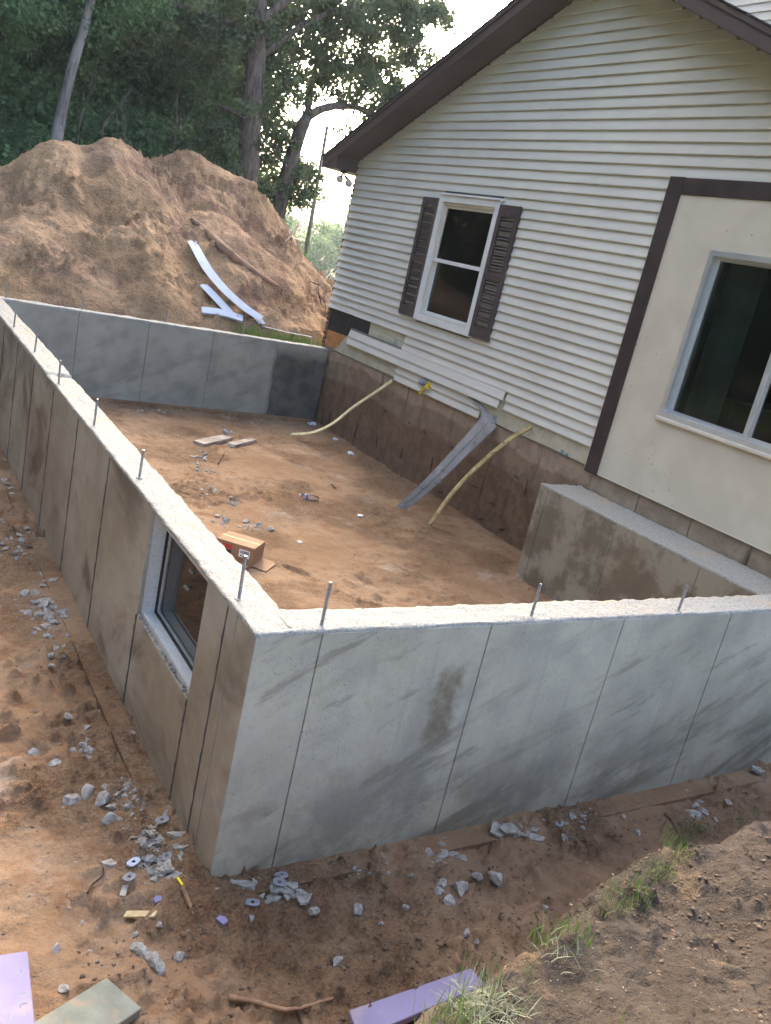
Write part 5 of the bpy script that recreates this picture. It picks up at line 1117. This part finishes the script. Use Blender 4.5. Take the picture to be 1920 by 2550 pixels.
# ------------------------------------------------------------------ trees
def leaf_cloud(centers, radii, per, size, seed, squash=0.8):
    """leaf blades (pointed, folded quads) around clump centres"""
    rg = np.random.default_rng(seed); C = np.repeat(np.asarray(centers, float), per, 0); Rr = np.repeat(np.asarray(radii, float), per)
    n = len(C); d = rg.normal(0, 1, (n, 3)); d /= np.linalg.norm(d, axis=1, keepdims=True); r = rg.random(n) ** 0.45
    P = C + d * (r * Rr)[:, None] * np.array([1, 1, squash])
    a = rg.normal(0, 1, (n, 3)); a[:, 2] -= 0.5; a /= np.linalg.norm(a, axis=1, keepdims=True)
    b = np.cross(a, rg.normal(0, 1, (n, 3))); b /= np.linalg.norm(b, axis=1, keepdims=True); c = np.cross(a, b)
    s = size * rg.uniform(0.6, 1.35, (n, 1)); w = s * rg.uniform(0.28, 0.42, (n, 1)); f = w * 0.35
    V = np.stack([P, P + a * s * 0.5 + b * w + c * f, P + a * s, P + a * s * 0.5 - b * w + c * f], 1).reshape(-1, 3)
    k = np.arange(n)[:, None] * 4; F = np.vstack([np.hstack([k, k + 1, k + 2]), np.hstack([k, k + 2, k + 3])])
    return V, F
def crown_pts(n, rx, rz, z0, seed, hollow=0.35):
    rg = np.random.default_rng(seed); out = []
    while len(out) < n:
        p = rg.uniform(-1, 1, 3); q = np.linalg.norm(p)
        if q > 1 or q < hollow * rg.random(): continue
        if vnoise(p[0] * 2.3 + seed, p[1] * 2.3 + p[2] * 3.1, seed) < -0.25: continue
        out.append((p[0] * rx, p[1] * rx, z0 + p[2] * rz))
    return np.array(out)
def tree_meshes(seed, H, rx, rz, zc, r0, nclump, per, leaf, lmat, lean=0.0):
    rg = random.Random(seed); top = zc + rz * 0.7; n = 12; pts = []
    for i in range(n):
        t = i / (n - 1); pts.append((lean * t * top + 0.12 * math.sin(3 * t + seed), 0.1 * math.sin(4 * t + seed * 2), -0.6 + (top + 0.6) * t))
    V, Fc = tube_arrays(pts, [r0 * (1 - 0.82 * (i / (n - 1)) ** 0.9) * (1.25 if i == 0 else 1) for i in range(n)], 9, 0.06, rg)
    C = crown_pts(nclump, rx, rz, zc, seed); C[:, 0] += lean * C[:, 2]
    for c in C[::3]:
        t = max(0.15, min(0.95, (c[2] - rg.uniform(0.4, 1.4)) / top)); b = np.array(pts[int(t * (n - 1))]); mid = (b + c) / 2 + np.array([0, 0, rg.uniform(-0.1, 0.4)])
        v2, f2 = tube_arrays([b, mid, c], [r0 * 0.22 * (1 - 0.5 * t), r0 * 0.13, 0.012], 5); k = len(V); V += v2; Fc += [tuple(x + k for x in f) for f in f2]
    trunk = me_from('trunk', V, Fc, True); trunk.materials.append(M['bark'])
    LV, LF = leaf_cloud(C, np.random.default_rng(seed).uniform(0.45, 0.95, len(C)) * rx / 3.0, per, leaf, seed)
    crown = me_np('crown', LV, LF); crown.materials.append(lmat); return trunk, crown
def add_tree(kind, name, x, y, z, s, rot, label, group):
    tr, cr = kind; t = empty(name, (x, y, z), label, 'tree', group); t.rotation_euler = (0, 0, rot); t.scale = (s, s, s)
    for nm, me in (('trunk', tr), ('crown', cr)):
        o = bpy.data.objects.new(nm, me); COL.objects.link(o); o.parent = t
    return t
KA = tree_meshes(1, 9, 3.2, 3.6, 6.2, 0.2, 120, 260, 0.115, M['leaf'])
KB = tree_meshes(2, 9, 2.8, 4.2, 5.6, 0.16, 120, 260, 0.115, M['leafd'], 0.05)
KC = tree_meshes(3, 7, 2.6, 2.6, 4.2, 0.11, 100, 260, 0.105, M['leaf'], -0.06)
KS = tree_meshes(4, 3, 1.9, 1.7, 1.5, 0.05, 60, 280, 0.095, M['leafd'])          # undergrowth bush
rt = random.Random(14)
def at(u, dist):                      # ground position at azimuth of pixel column u (on the horizon) and distance
    r = ray(u, 560 - 0.0 * u); r = r / math.hypot(r[0], r[1]); return C_CAM[0] + r[0] * dist, C_CAM[1] + r[1] * dist
LB = 'leafy green tree in the dense wood behind the sand pile'; GB = 'trees of the wood behind the sand pile'
for (u, d, kd, s) in [(-160, 27, KB, 1.1), (-60, 29, KA, 1.15), (20, 27, KB, 1.05), (95, 30, KA, 1.15), (170, 27.5, KC, 1.25), (240, 30, KA, 1.1), (320, 27.5, KB, 1.0), (395, 30, KA, 1.05), (-20, 37, KA, 1.5), (120, 39, KB, 1.5), (260, 38, KA, 1.45), (-200, 38, KA, 1.5), (60, 47, KA, 1.9), (230, 48, KB, 1.9), (370, 49, KA, 1.7)]:
    x, y = at(u, d); add_tree(kd, 'forest_tree', x, y, -0.4, s, rt.uniform(0, 6.28), LB, GB)
LR = 'leafy tree added out of view to block low sky, mirrored in the house windows'; GR = 'unseen trees added across the yard'  # unseen trees, added and enlarged to block low sky light on the gable
for i in range(26):
    a = math.radians(-140 + 135 * (i // 2) / 12 + rt.uniform(-3, 3) + (i % 2) * 5); d = rt.uniform(22, 26) + 8 * (i % 2); add_tree((KA, KB, KC)[i % 3], 'blocker_tree', C_CAM[0] + math.sin(a) * d, C_CAM[1] + math.cos(a) * d, -0.3, rt.uniform(1.7, 2.0) + 0.9 * (i % 2), rt.uniform(0, 6.28), LR, GR)
for i in range(14):
    a = math.radians(-78 + 5.2 * i); d = rt.uniform(20, 24); t = add_tree(KS, 'blocker_bush', C_CAM[0] + math.sin(a) * d, C_CAM[1] + math.cos(a) * d, -0.4, rt.uniform(1.5, 1.9), rt.uniform(0, 6.28), 'leafy bush added out of view to darken the reflections in the house windows', 'unseen bushes added across the yard'); t['category'] = 'bush'  # unseen bushes, added to close bright sky gaps in the window reflections
LS = 'leafy undergrowth bush at the edge of the wood behind the sand pile'; GS = 'bushes at the edge of the wood'
for (u, d, s) in [(-120, 25, 1.3), (-30, 24.5, 1.35), (60, 25, 1.3), (135, 25.5, 1.15), (215, 25, 1.25), (300, 25, 1.15), (370, 25.5, 1.2), (440, 26, 1.1), (500, 26, 1.05), (555, 27, 0.95), (-70, 27, 1.7), (20, 27, 1.8), (250, 27, 1.7), (340, 27.5, 1.7), (420, 28, 1.6), (490, 28.5, 1.3), (600, 30, 0.8), (690, 29, 0.5), (725, 32, 0.5)]:
    x, y = at(u, d); t = add_tree(KS, 'bush', x, y, -0.4, s, rt.uniform(0, 6.28), LS, GS); t['category'] = 'bush'

def path_at(lst, y): return [px(u, v, 1, y) for u, v in lst]
def custom_tree(name, label, limbs, leafc, leafr, per, size, lmat, bmat, seed):
    """limbs: list of (points, r0, r1); leaf clumps around given centres"""
    base = limbs[0][0][0]; t = empty(name, (base[0], base[1], -0.4), label, 'tree')
    V = []; Fc = []; rg = random.Random(seed)
    for P, r0, r1 in limbs:
        S = spline(P, 14); v2, f2 = tube_arrays(S, np.linspace(r0, r1, 14), 10, 0.07, rg); k = len(V); V += v2; Fc += [tuple(x + k for x in f) for f in f2]
    link('trunk', me_from('trunk', V, Fc, True), bmat, t)
    LV, LF = leaf_cloud(leafc, leafr, per, size, seed); link('crown', me_np('crown', LV, LF), lmat, t); return t
def clumps(pts, y, spread, n, r, seed):
    rg = np.random.default_rng(seed); C = []; Rr = []
    for (u, v, ru, rv, k) in pts:
        for _ in range(k):
            C.append(px(u + rg.normal(0, ru), v + rg.normal(0, rv), 1, y + rg.normal(0, spread))); Rr.append(rg.uniform(0.6, 1.2) * r)
    return np.array(C), np.array(Rr)
def gz(P, y): P = list(P); b = np.array(P[0]); b[2] = -0.6; return [b] + P
# pale trunk at the left
T1 = path_at([(138, 372), (150, 300), (165, 225), (185, 150), (205, 85), (225, 10), (240, -60)], 19.0)
C1, R1 = clumps([(215, 60, 60, 45, 16), (300, 20, 60, 40, 14), (120, 20, 60, 50, 14), (240, -60, 120, 40, 16)], 19.6, 0.5, 0, 0.45, 1)
custom_tree('pale_trunk_tree', 'slender leaning tree with peeled pale bark behind the left peak of the sand pile', [(gz(T1, 19.0), 0.14, 0.08)], C1, R1, 170, 0.11, M['leafd'], M['barkpale'], 31)
# thick straight trunk
T2 = path_at([(612, 470), (618, 380), (628, 280), (634, 180), (638, 80), (641, -30), (645, -150)], 19.5)
B2 = [path_at([(632, 150), (690, 110), (760, 60), (850, 20), (940, 5)], 19.5), path_at([(634, 100), (580, 60), (500, 30), (420, 5)], 19.5), path_at([(626, 300), (585, 280), (540, 260)], 19.7), path_at([(638, 60), (720, 0), (820, -40), (920, -60)], 19.2), path_at([(633, 200), (690, 165), (740, 150)], 19.8)]
C2, R2 = clumps([(720, 60, 45, 45, 30), (800, 45, 45, 38, 26), (880, 40, 40, 28, 24), (960, 25, 45, 24, 22), (1040, 35, 40, 24, 18), (1095, 40, 28, 20, 10), (1010, 80, 40, 20, 10), (930, 95, 35, 25, 8), (580, 60, 50, 50, 26), (500, 40, 60, 50, 26), (430, 60, 60, 60, 22), (660, 120, 40, 40, 16), (560, 150, 40, 40, 16), (700, -30, 160, 35, 40), (950, -25, 80, 25, 20), (590, 260, 40, 40, 14), (530, 330, 40, 40, 14), (680, 190, 35, 40, 12), (570, 390, 35, 35, 12), (660, 300, 26, 40, 10)], 20.2, 0.6, 0, 0.36, 2)
custom_tree('oak_tree', 'tallest oak with thick straight trunk right of the sand pile', [(gz(T2, 22), 0.33, 0.2)] + [(b, 0.1, 0.025) for b in B2], C2, R2, 110, 0.105, M['leafb'], M['bark'], 32)
# forked oak with the arching limb
T3 = path_at([(688, 545), (705, 470), (725, 400), (745, 335), (765, 290)], 20.5)
B3 = [path_at([(765, 292), (800, 272), (840, 264), (890, 268), (940, 290), (980, 300)], 20.5), path_at([(764, 292), (772, 235), (785, 170), (800, 110)], 20.7), path_at([(785, 170), (840, 150), (890, 140)], 20.7), path_at([(880, 265), (930, 210), (980, 175)], 20.3), path_at([(720, 420), (690, 390), (665, 370)], 20.7), path_at([(730, 390), (770, 420), (790, 450)], 20.5)]
C3, R3 = clumps([(800, 130, 35, 35, 18), (860, 150, 35, 30, 16), (920, 165, 35, 30, 16), (980, 165, 40, 25, 14), (1020, 190, 40, 22, 12), (1060, 150, 35, 20, 8), (880, 215, 35, 25, 12), (940, 235, 40, 25, 14), (820, 210, 25, 30, 8), (960, 285, 30, 18, 10), (1000, 250, 30, 20, 8), (900, 300, 25, 14, 5), (715, 330, 22, 35, 12), (690, 390, 26, 40, 14), (670, 450, 25, 30, 12), (740, 440, 28, 22, 8), (780, 440, 20, 22, 8), (735, 500, 35, 18, 10), (650, 250, 25, 30, 8), (720, 240, 24, 30, 6), (760, 200, 24, 24, 7)], 20.9, 0.5, 0, 0.34, 3)
custom_tree('oak_tree', 'forked oak with a long limb arching toward the house roof', [(gz(T3, 24), 0.26, 0.16)] + [(B3[0], 0.13, 0.04), (B3[1], 0.1, 0.04)] + [(b, 0.05, 0.015) for b in B3[2:]], C3, R3, 105, 0.105, M['leafb'], M['bark'], 33)
# bare saplings in the wood
for i, L in enumerate([[(195, 330), (215, 260), (235, 200), (240, 150)], [(252, 345), (275, 290), (310, 250), (330, 215)], [(310, 350), (308, 290), (300, 250), (330, 225)], [(435, 350), (440, 250), (450, 190)]]):
    P = path_at(L, 18.4); t = empty('sapling', (P[0][0], P[0][1], -0.4), 'thin bare sapling standing in front of the wood', 'sapling', 'bare saplings in front of the wood')
    link('stem', tube_me('stem', spline(gz(P, 18.6), 14), np.linspace(0.02, 0.008, 14), 6, 0.1, random.Random(i)), M['bark'], t)
# utility pole
a, b = px(815, 315, 1, 31.0), px(766, 612, 1, 31.0); b[2] = -1.0
po = empty('utility_pole', (b[0], b[1], -0.5), 'thin wooden utility pole against the bright sky beside the house', 'pole')
link('pole_shaft', tube_me('pole_shaft', [(b[0], b[1], b[2]), (a[0], a[1], a[2])], [0.1, 0.065], 8), M['pole'], po)
link('bracket', tube_me('bracket', [(a[0], a[1], a[2] - 0.2), (a[0] + 0.18, a[1], a[2] - 0.32)], [0.02, 0.015], 6), M['pole'], po)
# far tree line beyond the field
VV = []; CC = []; rg = np.random.default_rng(5)
for i in range(700):
    t = rg.random(); x = -5 + 105 * t; y = 97 + rg.normal(0, 3); z = -4.8 + rg.random() * (7.6 + 0.7 * math.sin(x * 0.17) + 0.6 * math.sin(x * 0.47 + 1)); CC.append((x, y, z))
LV, LF = leaf_cloud(CC, np.full(len(CC), 1.4), 150, 0.38, 6)
tag(link('distant_woods', me_np('distant_woods', LV, LF), M['leaf']), 'hazy distant tree line beyond the field', 'woods', kind='stuff')

# ------------------------------------------------------------------ evening haze between the camera and the woods
hz_ = bpy.data.materials.new('evening_haze'); hz_.use_nodes = True; ht = hz_.node_tree; ht.nodes.clear()
ho = ht.nodes.new('ShaderNodeOutputMaterial'); hv = ht.nodes.new('ShaderNodeVolumePrincipled'); hv.inputs['Color'].default_value = (0.8, 0.9, 1.0, 1); hv.inputs['Density'].default_value = 0.0006; hv.inputs['Anisotropy'].default_value = 0.1
ht.links.new(hv.outputs[0], ho.inputs['Volume'])
tag(link('haze', box_me('haze', (-120, -120, -14), (220, 215, 28)), hz_), 'thin pale haze hanging over the site and woods', 'haze', kind='stuff')
